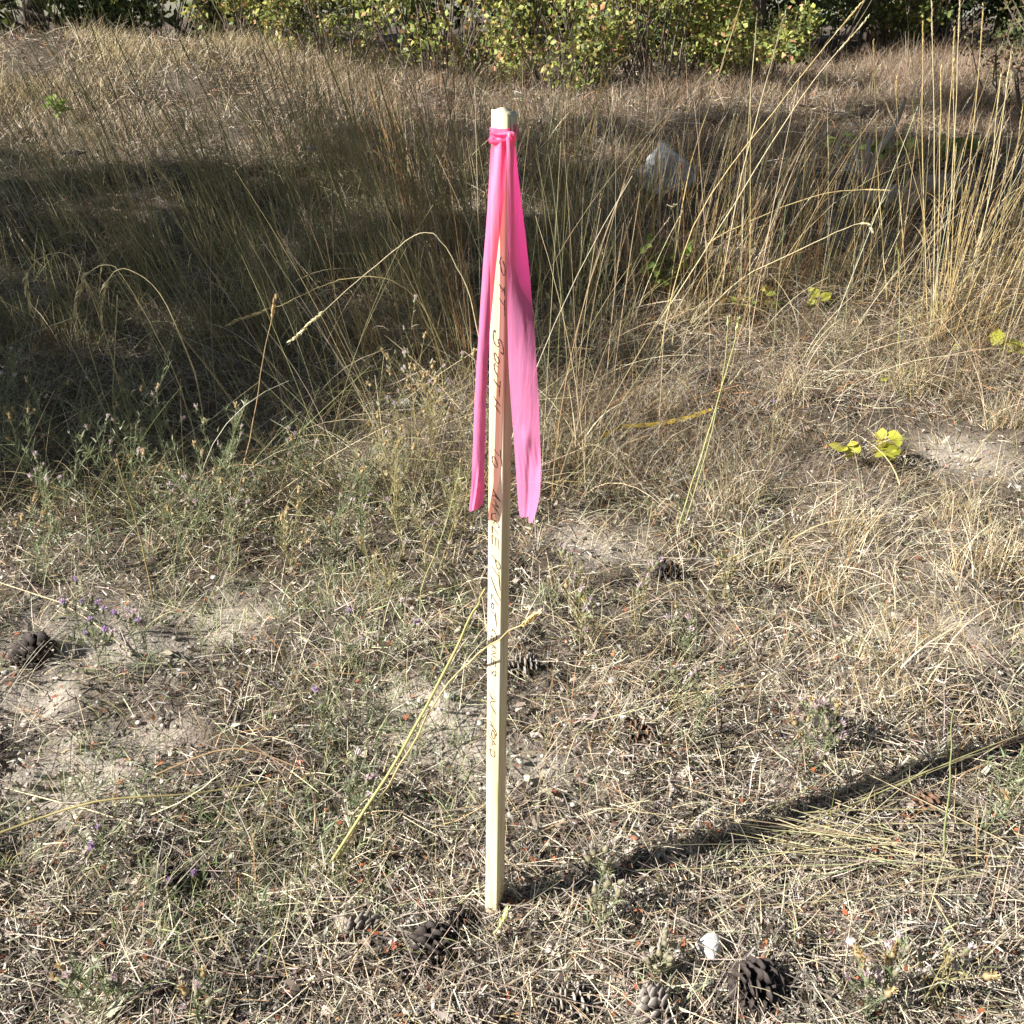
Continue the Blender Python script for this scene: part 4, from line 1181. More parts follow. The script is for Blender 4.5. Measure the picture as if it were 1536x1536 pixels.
stalk('grass_stalk', [(345, 790), (375, 660), (395, 540), (412, 450)], YL(345, 790), 'rusty straw stalk standing among the knapweed', (.45, .32, .17), .0014, .05, None, husk=1.3, seed=96)
for i, (tx, ty) in enumerate([(92, 490), (132, 515), (176, 442)]):
    stalk('grass_stalk', [(190, 700), (170 - 8 * (2 - i), 610), (tx, ty)], YL(190, 700), 'stiff pale green blade, one of three fanning up at left', (.48, .46, .24), .0017, 0, 'three stiff blades at left', seed=100 + i)
stalk('grass_stalk', [(230, 900), (205, 790), (175, 690)], YL(230, 900), 'rusty dry stem leaning left below the stiff blades', (.42, .33, .14), .0016, 0, seed=104)
# near stems round the stake
stalk('grass_stalk', [(492, 1300), (600, 1130), (690, 960), (726, 885)], YL(492, 1300), 'thick yellow green stem leaning right to touch the stake', (.50, .47, .20), .0021, 0, Y2=1.06, seed=105)
stalk('grass_stalk', [(500, 1296), (600, 1150), (660, 1040), (735, 968), (800, 925)], YL(500, 1300), 'thin straw stem crossing in front of the stake', (.60, .48, .24), .0013, .03, Y2=1.06, seed=106)
stalk('grass_stalk', [(625, 900), (668, 790), (690, 700)], YL(600, 960), 'thin green stem beside the left tail of pink tape', STGR, .0011, 0, seed=107)
stalk('grass_stalk', [(1015, 800), (1060, 660), (1095, 540), (1108, 480)], YL(1015, 800), 'slim green stem with slight curve right of the pink tape', (.46, .47, .20), .0016, .03, seed=108)
stalk('grass_stalk', [(1022, 800), (1062, 670), (1085, 560), (1092, 480)], YL(1022, 800) + .03, 'second slim green stem close beside the curved green stem', (.50, .49, .23), .0012, .02, seed=109)
stalk('grass_stalk', [(1345, 560), (1350, 450), (1346, 370)], YL(1345, 560), 'single green stalk standing in straw left of the golden clump', (.36, .36, .12), .0016, .05, seed=110)
stalk('grass_stalk', [(1415, 1290), (1424, 1170), (1430, 1060)], YL(1415, 1300) , 'green upright stem crossing the stake shadow at lower right', (.33, .36, .16), .0015, 0, seed=111)
stalk('grass_sprig', [(752, 1425), (742, 1400), (760, 1372)], YL(752, 1425), 'pale green curled sprig in front of the stake foot', (.52, .50, .25), .0018, .03, husk=1.2, seed=112)
for i, (pts, lab) in enumerate([
        ([(590, 1120), (575, 1170), (520, 1270), (488, 1330)], 'bleached stem lying down toward the lower left of the stake'),
        ([(10, 1190), (140, 1225), (215, 1250)], 'bleached straw lying across bare soil near the left edge'),
        ([(0, 880), (90, 910), (140, 940), (200, 990)], 'pale straw lying over soil at the left edge')]):
    r0 = [G(x, y) for x, y in pts]
    g = Geo(); P = np.array([[(q.x - r0[0].x, q.y - r0[0].y, q.z - r0[0].z + .012) for q in r0]])
    root = thing('fallen_straw', lab, 'straw', r0[0]); g.tube(P, np.full((1, len(pts)), .0016), np.array(STP), 5); g.build('stem', M_STRAW, root)

# flattened straw beside the stake shadow
def flat_straw(label, feet, n, Lr, az, seed, pal, hz=.03, wob=.18):
    r = np.random.default_rng(seed)
    a = G(*feet[0]); b = G(*feet[1])
    root = thing('flattened_straw', label, 'straw', a)
    g = Geo()
    f = r.random(n)[:, None]
    base = (np.array(a)[None] * (1 - f) + np.array(b)[None] * f) + np.stack([r.normal(0, .05, n), r.normal(0, .03, n), r.uniform(.004, hz, n)], -1)
    ph = az + r.normal(0, wob, n)
    P, W, sd = blades(base, ph, r.uniform(1.35, 1.55, n), r.uniform(-.05, .25, n), r.uniform(*Lr, n), r.uniform(.0016, .003, n), 7, r, True, taper=.4)
    P = P - np.array(a)
    g.tube(P, W * .5, pick(n, pal, .18, r), 4)
    g.build('stems', M_STRAW, root)


flat_straw('sheaf of bleached stems lying flat along the stake shadow', ((1330, 1290), (1500, 1330)), 46, (.1, .5), PI - .02, 5, [(3, STP), (2, (.46, .38, .22)), (2, (.38, .38, .22)), (1, GREY)], .05, .38)
flat_straw('greenish fallen stems crossing the stake shadow at the right edge', ((1130, 1250), (1230, 1290)), 12, (.35, .62), .42, 6, [(2, (.50, .46, .22)), (1, STP)], .05, .25)
flat_straw('loose bleached stems lying in the right foreground', ((980, 1350), (1120, 1420)), 14, (.15, .3), .6, 7, [(2, STP), (1, GREY)], .02, .5)
flat_straw('grey brown stems lying in the left foreground', ((480, 1450), (640, 1500)), 20, (.15, .35), -.7, 8, [(2, (.30, .24, .18)), (1, STP)], .02, .5)
flat_straw('pale stems lying right of the stake at mid distance', ((880, 1110), (1010, 1060)), 16, (.2, .38), .7, 9, [(2, STP), (1, STG)], .05, .35)


# yarrow: flat pale flower heads on a stem
def yarrow(px, py, Y, label, size, col, seed, foot):
    r = np.random.default_rng(seed)
    top = at_y(px, py, Y); f = Vector((foot[0], foot[1], float(H(foot[0], foot[1]))))
    root = thing('yarrow_plant', label, 'wildflower', f)
    g = Geo(); d = np.array(top - f)
    g.tube(np.array([[d * t + np.array([.02 * math.sin(t * 3), 0, 0]) * t * (1 - t) * 2 for t in np.linspace(0, 1, 8)]]), np.full((1, 8), .0014), (.34, .27, .14), 4)
    hd = Geo()
    for k in range(9):
        a = r.uniform(0, 6.28); q = d + np.array([math.cos(a), math.sin(a), 0]) * size * math.sqrt(r.random()) + np.array([0, 0, r.uniform(-.004, .006)])
        g.tube(np.array([[d - np.array([0, 0, size * .9]), (d + q) / 2 - np.array([0, 0, size * .3]), q]]), np.full((1, 3), .0008), (.34, .27, .14), 3)
        V, F = blob(size * .26, seed * 10 + k, 1, .25, (1, 1, .45)); hd.raw(V + q, F, np.array(col) * r.uniform(.8, 1.15))
    g.build('stem', M_STRAW, root); hd.build('flower_head', M_LEAF, root)


p = G(1370, 330); yarrow(1384, 156, p.y, 'cream yarrow head on a thin stem above the dead branch', .055, (.62, .54, .33), 3, (p.x, p.y))
p = G(1215, 420); yarrow(1210, 160, p.y, 'dried buff yarrow head left of the dead branch', .03, (.45, .37, .26), 4, (p.x, p.y))
p = G(1290, 380); yarrow(1290, 186, p.y, 'small white dried yarrow head by the dead branch tips', .028, (.52, .46, .38), 5, (p.x, p.y))
p = G(1025, 470); yarrow(1008, 308, p.y, 'tiny pale yarrow head in front of the granite boulder', .02, (.58, .52, .34), 6, (p.x, p.y))
p = G(460, 480); yarrow(466, 222, p.y, 'dried yarrow head in the shaded olive grass', .03, (.40, .36, .30), 7, (p.x, p.y))
p = G(95, 560); yarrow(108, 230, p.y, 'dried brown yarrow head at the far left in shade', .045, (.42, .33, .24), 8, (p.x, p.y))

# ------------------------------------------------------------------ dead branches, twigs, yellow strip
def branch(name, limbs, label, col, cat='branch', off=(0, 0, 0)):
    """limbs: list of (points in world, radius start, radius end)"""
    o0 = limbs[0][0][0]
    root = thing(name, label, cat, o0)
    r = np.random.default_rng(len(label))
    for i, (pts, ra, rb) in enumerate(limbs):
        W = [np.array(q - o0) for q in pts]
        q = []
        n = len(W)
        for k in range(n - 1):
            p0 = W[max(k - 1, 0)]; p1 = W[k]; p2 = W[k + 1]; p3 = W[min(k + 2, n - 1)]
            for t in np.linspace(0, 1, 5)[:-1]:
                q.append(.5 * (2 * p1 + (p2 - p0) * t + (2 * p0 - 5 * p1 + 4 * p2 - p3) * t * t + (3 * p1 - p0 - 3 * p2 + p3) * t ** 3))
        q.append(W[-1]); q = np.array(q)[None]
        R = np.linspace(ra, rb, q.shape[1])[None] * (1 + r.normal(0, .07, (1, q.shape[1])))
        cc = np.array(col)[None, None] * r.uniform(.8, 1.2, (1, q.shape[1], 1)) * np.ones((1, q.shape[1], 3))
        g = Geo(); g.tube(q, R, cc, 8); g.build('limb', M_WOODY, root, smooth=True)
    return root


Yb = YL(1320, 300)
branch('dead_branch', [
    ([at_y(1300, 268, Yb), at_y(1318, 225, Yb), at_y(1342, 190, Yb), at_y(1358, 148, Yb - .1)], .022, .008),
    ([at_y(1300, 268, Yb), at_y(1283, 235, Yb + .02), at_y(1290, 205, Yb + .05)], .018, .009),
    ([at_y(1300, 268, Yb), at_y(1262, 240, Yb), at_y(1255, 205, Yb)], .016, .006),
    ([at_y(1300, 268, Yb), at_y(1302, 230, Yb - .05), at_y(1305, 208, Yb - .05)], .016, .012),
    ([at_y(1300, 268, Yb), at_y(1280, 255, Yb - .1), at_y(1240, 262, Yb - .1)], .014, .006)],
    'weathered grey dead branch forking out of the earth clods', (.36, .33, .30))
pts = [G(1388, 330) + Vector((0, 0, .12)), G(1440, 372) + Vector((0, 0, .09)), G(1490, 400) + Vector((0, 0, .05)), G(1525, 425) + Vector((0, 0, .03))]
branch('dead_twig', [(pts, .006, .008), ([pts[2], G(1540, 380) + Vector((0, 0, .10))], .005, .002)], 'dark twig slanting down to the right edge behind golden grass', (.10, .085, .07), 'twig')
up1 = Vector((0, 0, .02))
branch('dead_twig', [([G(475, 1478) + up1, G(560, 1473) + up1 * 1.3, G(640, 1467) + up1, G(690, 1464) + up1], .0022, .0015)], 'thin dark twig lying below the large dark pine cone', (.12, .085, .06), 'twig')
branch('dead_twig', [([G(1045, 1510) + up1 * .5, G(1080, 1494) + up1 * .6, G(1115, 1486) + up1 * .5], .0035, .002), ([G(1080, 1494) + up1 * .6, G(1090, 1480) + up1], .002, .001)], 'grey forked twig between two cones at the bottom edge', (.30, .25, .20), 'twig')
branch('dead_twig', [([G(480, 1500) + up1 * .5, G(520, 1490) + up1, G(570, 1440) + up1 * .6], .002, .0012)], 'dark curved twig near the small grey cone', (.10, .08, .06), 'twig')
branch('dead_twig', [([G(150, 1530) + up1, G(260, 1495) + up1, G(390, 1440) + up1], .0024, .0014)], 'brown twig lying across the lower left corner', (.22, .16, .11), 'twig')
branch('dead_twig', [([G(0, 1290) + Vector((0, 0, .05)), G(150, 1245) + Vector((0, 0, .06)), G(300, 1225) + Vector((0, 0, .05)), G(430, 1195) + Vector((0, 0, .04))], .0024, .0012)], 'long olive brown stem lying low across the left foreground', (.27, .22, .10), 'twig')
branch('dead_twig', [([G(240, 1195) + Vector((0, 0, .05)), G(360, 1170) + Vector((0, 0, .07)), G(480, 1185) + Vector((0, 0, .03))], .002, .0012)], 'reddish stem arching low in the left foreground', (.30, .20, .11), 'twig')


def yellow_strip():
    pts = [G(900, 680), G(930, 668), G(975, 660), G(1020, 650), G(1065, 640)]
    root = thing('yellow_strip', 'dull yellow flat strip half buried in straw right of the tape', 'plastic strip', pts[0])
    P = np.array([[np.array(q - pts[0]) + (0, 0, .055 + .01 * math.sin(i * 1.7)) for i, q in enumerate(pts)]])
    P = np.stack([np.interp(np.linspace(0, 4, 17), range(5), P[0, :, k]) for k in range(3)], -1)[None]
    t = np.linspace(0, 1, 17)
    side = np.stack([np.full(17, -.15), .55 + .2 * np.sin(t * 5), .8 + .1 * np.cos(t * 6)], -1)[None]
    side /= np.linalg.norm(side, axis=2, keepdims=True)
    W = (.015 * np.interp(t, [0, .08, .9, 1], [.5, 1, 1, .5]))[None]
    g = Geo()
    col = np.array([[(.62, .45, .07)] * 17]) * (1 + .15 * np.sin(t * 21))[None, :, None]
    g.ribbon(P, W, side, col)
    g.ribbon(P + np.cross(side, np.array([.9, .1, 0.]))* .0012, W, side, col)
    g.build('strip', M_LEAF, root)


yellow_strip()


# ------------------------------------------------------------------ stuff: litter, short grass, far grass
def bank_litter():
    g = Geo()
    n = 90000
    x, y = wedge(n, 3.2, 12.5, .8, .8)
    z = H(x, y) + rng.random(n) * .03
    P, W, sd = blades(np.stack([x, y, z], -1), rng.uniform(0, 2 * PI, n), rng.normal(1.4, .35, n), rng.normal(.2, .5, n), rng.lognormal(math.log(.055), .5, n).clip(.02, .2) * np.interp(y, [3, 12], [1, 1.8]), rng.uniform(.0018, .004, n) * np.interp(y, [3, 12], [1, 1.8]), 3, taper=.4)
    g.ribbon(P, W, sd, pick(n, [(3, (.30, .24, .165)), (3, (.20, .155, .11)), (2, (.12, .085, .06)), (2, GREY), (1, RUST), (1, PALE)], .25))
    o = g.build('bank_litter', M_LITTER); o['kind'] = 'stuff'


bank_litter()


def litter():
    g = Geo()
    pal = [(3.5, (.45, .40, .32)), (3, (.31, .27, .22)), (3.0, (.20, .165, .13)), (3.6, (.085, .062, .045)), (.45, RED), (2.6, (.60, .545, .45)), (3.0, DUFF_SHADE)]  # many dark pieces paint in the shade of gaps
    # short flat bits
    n = 230000
    x, y = wedge(n, .82, 4.0, 1.9)
    keep = rng.random(n) > 1.15 * bare_mask(x, y) ** .6
    x, y = x[keep], y[keep]; n = len(x)
    pile = vnoise(x, y, .11, 21)
    z = H(x, y) + rng.random(n) ** 1.4 * (.002 + .045 * np.clip(pile - .25, 0, 1))
    ph = rng.uniform(0, 2 * PI, n)
    L = rng.lognormal(math.log(.015), .5, n).clip(.005, .06)
    W = rng.uniform(.0011, .0032, n) * (1 + .6 * (rng.random(n) < .12))
    P, Wd, sd = blades(np.stack([x, y, z], -1), ph, rng.normal(PI / 2, .42, n), rng.normal(0, .5, n), L, W, 2, clamp=False, taper=.5)
    patch = vnoise(x, y, .25, 22)[:, None]
    c = pick(n, pal, .28) * (.26 + .82 * patch)
    g.ribbon(P, Wd, sd, c)
    # long dead pine needles in the near foreground
    n = 3000
    x, y = wedge(n, .82, 1.9, 2.4)
    z = H(x, y) + .006 + rng.random(n) * .025
    P, Wd, sd = blades(np.stack([x, y, z], -1), rng.uniform(0, 2 * PI, n), rng.normal(1.5, .1, n), rng.normal(0, .25, n), rng.uniform(.06, .15, n), rng.uniform(.0011, .0018, n), 5, taper=.5)
    g.ribbon(P, Wd, sd, pick(n, [(3, (.27, .22, .175)), (2, (.19, .14, .10)), (1, (.36, .30, .24))], .2))
    # broad curled leaf fragments and bark chips
    n = 7000
    x, y = wedge(n, .82, 3.6, 1.7)
    z = H(x, y) + .004 + rng.random(n) * .02
    L = rng.lognormal(math.log(.011), .4, n).clip(.005, .03)
    P, Wd, sd = blades(np.stack([x, y, z], -1), rng.uniform(0, 2 * PI, n), rng.normal(1.3, .4, n), rng.normal(.2, 1.0, n), L, L * rng.uniform(.25, .6, n), 4, clamp=False, twist=rng.uniform(-.6, .6, n), taper=.5)
    g.ribbon(P, Wd, sd, pick(n, [(3, (.40, .345, .27)), (3, (.30, .25, .195)), (3, (.17, .13, .10))], .22))
    # longer curved straws
    n = 27000
    x, y = wedge(n, .82, 3.6, 1.7)
    keep = rng.random(n) > 1.1 * bare_mask(x, y) ** .6
    x, y = x[keep], y[keep]; n = len(x)
    z = H(x, y) + rng.random(n) ** 1.3 * .03
    P, Wd, sd = blades(np.stack([x, y, z], -1), rng.uniform(0, 2 * PI, n), rng.normal(1.45, .22, n), rng.normal(.1, .6, n), rng.lognormal(math.log(.045), .5, n).clip(.02, .16), rng.uniform(.0008, .0019, n), 4, taper=.4)
    g.ribbon(P, Wd, sd, pick(n, [(4, PALE), (3, BLEACH), (3, GREY), (1.5, (.26, .19, .12)), (1, GOLD)], .2))
    o = g.build('ground_litter', M_LITTER); o['kind'] = 'stuff'
    # red brown bark flakes and small pebbles
    g = Geo()
    n = 1500
    x, y = wedge(n, .82, 3.0, 1.6)
    z = H(x, y) + rng.uniform(.008, .026, n)
    ph = rng.uniform(0, 2 * PI, n); L = rng.uniform(.005, .013, n)
    P, Wd, sd = blades(np.stack([x, y, z], -1), ph, rng.normal(PI / 2, .5, n), rng.normal(0, .8, n), L, L * rng.uniform(.4, .8, n), 3, clamp=False, twist=rng.uniform(-.5, .5, n), taper=.5)
    g.ribbon(P, Wd, sd, pick(n, [(3, (.27, .085, .035)), (2, (.20, .075, .04)), (1, (.33, .14, .06))], .2))
    o = g.build('bark_flakes', M_LITTER); o['kind'] = 'stuff'
    g = Geo()
    V0, F0 = blob(1, 77, 1, .25, (1, .85, .6), 4)
    n = 3800
    x, y = wedge(n, .82, 3.4, 1.5)
    k = (vnoise(x, y, .3, 31) > .5) | (bare_mask(x, y) > .3)
    x, y = x[k], y[k]; n = len(x)
    s = rng.lognormal(math.log(.0042), .45, n).clip(.002, .012)
    a = rng.uniform(0, 2 * PI, n); ca, sa = np.cos(a), np.sin(a)
    V = np.stack([V0[None, :, 0] * ca[:, None] - V0[None, :, 1] * sa[:, None], V0[None, :, 0] * sa[:, None] + V0[None, :, 1] * ca[:, None], np.broadcast_to(V0[None, :, 2], (n, len(V0)))], -1) * s[:, None, None]
    V = V + np.stack([x, y, H(x, y) + .004 + s * .3], -1)[:, None, :]
    F = (np.arange(n) * len(V0))[:, None, None] + F0[None]
    c = pick(n, [(2, (.40, .35, .28)), (2, (.52, .48, .41)), (1, (.22, .18, .14))], .2)
    g.raw(V.reshape(-1, 3), F.reshape(-1, 3), np.repeat(c, len(V0), 0))
    o = g.build('pebbles', M_LITTER); o['kind'] = 'stuff'


litter()


def green_sprigs():
    """low grey green leaves scattered in the foreground, left and centre mostly"""
    g = Geo()
    n = 2600
    x, y = wedge(n, .85, 2.9, 1.2)
    px = 768 + FPX * x / (y * .9 + .53)
    m = vnoise(x, y, .28, 41) + .35 * (px < 720) - .12 * (px > 1150) - .25 * (y < 1.05)
    k = m > .78
    x, y = x[k], y[k]
    cl = len(x); per = 11
    xx = np.repeat(x, per) + rng.normal(0, .018, cl * per); yy = np.repeat(y, per) + rng.normal(0, .018, cl * per)
    n = len(xx); z = H(xx, yy) + rng.uniform(0, .03, n)
    P, W, sd = blades(np.stack([xx, yy, z], -1), rng.uniform(0, 2 * PI, n), rng.uniform(.1, 1.3, n), rng.uniform(-.2, 1.0, n), rng.uniform(.015, .05, n), rng.uniform(.0014, .003, n), 4)
    g.ribbon(P, W, sd, pick(n, [(3, (.24, .28, .15)), (2, (.32, .34, .20)), (2, (.40, .37, .20)), (1, (.18, .23, .09))], .18))
    o = g.build('low_green_herbs', M_LEAF); o['kind'] = 'stuff'


green_sprigs()


def short_grass():
    # sunlit bleached straw mat, mostly right of the stake and beyond it
    g = Geo()
    n = 46000
    x, y = wedge(n, 1.0, 4.2, 1.15)
    px = 768 + FPX * x / (y * .9 + .53)
    dens = np.interp(y, [1.0, 1.45, 1.9, 2.4, 4.2], [.10, .28, .7, .95, 1.0]) * (.45 + 1.1 * vnoise(x, y, .22, 51)) * np.interp(px, [200, 720, 850], [.55, .7, 1.05])
    k = rng.random(n) < dens
    x, y = x[k], y[k]; n = len(x)
    tx = vnoise(x, y, .16, 52) * 6.28 * 2
    ph = tx + rng.normal(0, 1.0, n)
    z = H(x, y)
    L = rng.lognormal(math.log(.075), .4, n).clip(.025, .2)
    P, W, sd = blades(np.stack([x, y, z], -1), ph, rng.uniform(.2, 1.35, n), rng.uniform(0, 1.5, n), L, rng.uniform(.0010, .0021, n), 5, taper=.3)
    px = px[k]
    c = pick(n, [(5, PALE), (2.5, GOLD), (2, GREY), (2, BLEACH), (.8, RUST)], .2)
    green = ((px < 740) & (rng.random(n) < .28) & (y < 2.9)) | (rng.random(n) < .05)
    c[green] = pick(int(green.sum()), [(2, (.26, .29, .14)), (1, OLIVE)], .2)
    g.ribbon(P, W, sd, c)
    o = g.build('short_dry_grass', M_STRAW); o['kind'] = 'stuff'
    # the taller rank grass of the bank
    g = Geo()
    n = 62000
    x, y = wedge(n, 2.6, 7.2, 1.0, .5)
    px = 768 + FPX * x / (y * .9 + .53)
    dens = np.interp(y, [2.6, 3.4, 7.2], [.4, .85, .9]) * (2.2 * np.clip(vnoise(x, y, .45, 53) - .22, 0, 1))
    k = rng.random(n) < dens
    x, y, px = x[k], y[k], px[k]; n = len(x)
    z = H(x, y)
    lean = np.interp(px, [0, 700, 900, 1536], [-.35, -.2, .02, .12])
    dx = lean + rng.normal(0, .5, n); dy = rng.normal(0, .5, n)
    tall = .07 + .18 * vnoise(x, y, .7, 54) ** 1.5
    P, W, sd = blades(np.stack([x, y, z], -1), np.arctan2(dy, dx), np.arctan(np.hypot(dx, dy)), rng.uniform(0, 1.6, n), tall * rng.lognormal(0, .35, n), rng.uniform(.0012, .0026, n), 4, taper=.25)
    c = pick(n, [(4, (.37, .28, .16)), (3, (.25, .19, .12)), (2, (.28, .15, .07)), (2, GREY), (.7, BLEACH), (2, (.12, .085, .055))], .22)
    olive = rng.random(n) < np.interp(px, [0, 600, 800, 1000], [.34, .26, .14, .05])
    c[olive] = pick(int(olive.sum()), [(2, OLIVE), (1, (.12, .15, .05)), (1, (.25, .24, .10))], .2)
    c *= .65  # bank colours cut, partly to deepen the shade there
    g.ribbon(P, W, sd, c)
    # a tangle of long thin bent stems, and a thin stand of tall straight ones
    for n, l0, l1, t0, t1, c1 in ((7000, .2, .55, .3, 1.35, 1.7), (1900, .55, 1.05, .0, .22, .5)):
        x, y = wedge(n, 2.5, 6.6, 1.1, .3)
        px = 768 + FPX * x / (y * .9 + .53)
        kk = ((vnoise(x, y, .4, 58) > .42) if t0 == 0 else (vnoise(x, y, .5, 59) > .3)) & ~((px > 880) & (y < 3.4))
        x, y, px = x[kk], y[kk], px[kk]; n = len(x)
        lean = np.interp(px, [0, 650, 800, 1536], [-.34, -.18, .0, .12]) * (1 if t0 == 0 else .5)
        sp = .14 if t0 == 0 else .9
        dx = lean + rng.normal(0, sp, n); dy = rng.normal(0, sp * .8, n)
        P, W, sd = blades(np.stack([x, y, H(x, y)], -1), np.arctan2(dy, dx), np.arctan(np.hypot(dx, dy)) + (rng.uniform(0, .3, n) if t0 else 0), rng.uniform(0, c1, n), rng.uniform(l0, l1, n), rng.uniform(.0014, .0024, n) * np.interp(y, [2.5, 6], [.9, 1.4]), 8, taper=.5)
        k1 = pick(n, [(4, (.44, .36, .21)), (2, (.52, .45, .30)), (2, (.33, .22, .11)), (1, (.22, .20, .09))], .22)
        ol = rng.random(n) < np.interp(px, [0, 600, 800, 1000], [.5, .4, .2, .05])
        k1[ol] = pick(int(ol.sum()), [(2, (.25, .25, .10)), (2, (.36, .33, .16)), (1, (.15, .17, .06))], .2)
        g.ribbon(P, W, sd, k1)
    o = g.build('bank_grass', M_STRAW); o['kind'] = 'stuff'
    # far grass up to the shrubs
    g = Geo()
    n = 120000
    x, y = wedge(n, 6.4, 13.5, .4, 1.0)
    k = rng.random(n) < (1.9 * np.clip(vnoise(x, y, .6, 55) - .15, 0, 1))
    x, y = x[k], y[k]; n = len(x)
    z = H(x, y)
    px = 768 + FPX * x / (y * .9 + .53)
    dx = np.interp(px, [0, 600, 900], [.25, .1, 0]) + rng.normal(0, .4, n); dy = rng.normal(0, .4, n)
    P, W, sd = blades(np.stack([x, y, z], -1), np.arctan2(dy, dx), np.arctan(np.hypot(dx, dy)), rng.uniform(0, 1.5, n), (.07 + .17 * vnoise(x, y, 1.0, 56)) * rng.lognormal(0, .3, n), rng.uniform(.002, .0045, n), 4, taper=.25)
    mound = np.exp(-((x + 3.9) / 2.4) ** 2 - ((y - 9.0) / 2.3) ** 2)[:, None]
    c = pick(n, [(3, (.36, .27, .17)), (2, (.28, .20, .135)), (2, (.22, .13, .085)), (1, GREY), (1, (.12, .085, .06))], .25)
    c = c * (1 - mound) + pick(n, [(3, (.56, .46, .26)), (1, (.45, .36, .20))], .15) * mound
    g.ribbon(P, W, sd, c)
    o = g.build('far_dry_grass', M_STRAW); o['kind'] = 'stuff'


short_grass()


# ------------------------------------------------------------------ shrubs and trees
def leaf_cloud(g, centers, radii, n, size, pal, r, flat=.8, hollow=.35):
    """small folded leaves spread through a set of ellipsoid clumps"""
    i = r.choice(len(centers), n, p=radii ** 2 / (radii ** 2).sum())
    d = r.standard_normal((n, 3)); d /= np.linalg.norm(d, axis=1, keepdims=True)
    rad = (hollow + (1 - hollow) * r.random(n) ** .6) * radii[i]
    p = centers[i] + d * rad[:, None] * np.array([1, 1, flat])
    s = size * r.uniform(.6, 1.35, n)
    u = r.standard_normal((n, 3)); u /= np.linalg.norm(u, axis=1, keepdims=True)
    v = np.cross(u, r.standard_normal((n, 3))); v /= np.linalg.norm(v, axis=1, keepdims=True)
    q = np.cross(u, v)
    V = np.stack([p - u * s[:, None] * .55, p + v * s[:, None] * .36 + q * s[:, None] * .12, p + u * s[:, None] * .6, p - v * s[:, None] * .36 + q * s[:, None] * .12], 1)
    b = np.arange(n) * 4
    F = np.concatenate([np.stack([b, b + 1, b + 2], -1), np.stack([b, b + 2, b + 3], -1)])
    g.raw(V.reshape(-1, 3), F, np.repeat(pick(n, pal, .2, r), 4, 0))


P_YG = [(4, (.36, .36, .10)), (3, (.26, .29, .08)), (3, (.14, .18, .055)), (1, (.42, .30, .13)), (.7, (.45, .24, .12))]
P_DK = [(4, (.06, .085, .03)), (3, (.09, .12, .04)), (1, (.15, .17, .05))]
P_MX = [(3, (.10, .13, .04)), (2, (.18, .20, .05)), (1, (.30, .30, .08)), (1, (.14, .10, .05))]


def shrub(x, y, wx, hgt, n, pal, label, group, seed, size=.05, dead=0):
    r = np.random.default_rng(seed + 400)
    z = float(H(x, y))
    root = thing('shrub', label, 'shrub', (x, y, z), 0, group)
    nc = 16
    cen = np.stack([r.uniform(-1, 1, nc) * wx, r.normal(0, .35, nc), hgt * r.uniform(.15, .95, nc)], -1)
    rad = r.uniform(.14, .36, nc) * min(1.2, hgt * .85)
    g = Geo(); leaf_cloud(g, cen, rad, n, size, pal, r)
    o = g.build('foliage', M_FOL, root); o['kind'] = 'stuff'
    g = Geo()
    ns = 26
    tip = np.concatenate([cen, np.stack([r.uniform(-1, 1, ns - nc) * wx, r.normal(0, .3, ns - nc), hgt * r.uniform(.5, 1.1, ns - nc)], -1)])
    b = tip * np.array([.35, .35, 0]) - np.array([0, 0, .05])
    mid = b * .4 + tip * .6 + r.normal(0, .08, (ns, 3))
    g.tube(np.stack([b, (b + mid) / 2 + r.normal(0, .03, (ns, 3)), mid, tip], 1), np.tile([[.012, .009, .006, .003]], (ns, 1)), np.array((.13, .10, .08)), 5)
    g.build('stems', M_WOODY, root)
    return root


LYS = ['yellow green shrub left of the stake top, half shaded at its base', 'sunlit yellow green shrub directly behind the stake top', 'yellow green shrub just right of the stake, brightest at the middle', 'sunlit yellow shrub with russet tips above the granite boulder', 'low yellow green shrub, rightmost of the sunlit row before the thick trunk', 'tall yellow green shrub standing behind the sunlit row', 'yellow green shrub farthest left of the sunlit row beside the pale mound']
GY = 'sunlit yellow green shrubs'
for i, (x, y, wx, hg, n) in enumerate([(-1.6, 10.3, .6, 1.0, 1500), (-.6, 10.0, .65, 1.15, 1900), (.45, 9.7, .6, 1.15, 2600), (1.35, 9.9, .62, 1.3, 3000), (2.15, 9.9, .45, .75, 1700), (.9, 11.4, .9, 2.0, 2600), (-2.6, 11.0, .6, 1.0, 1500)]):
    shrub(x, y, wx, hg, int(n * 1.3), P_YG, LYS[i], GY, i, .048)

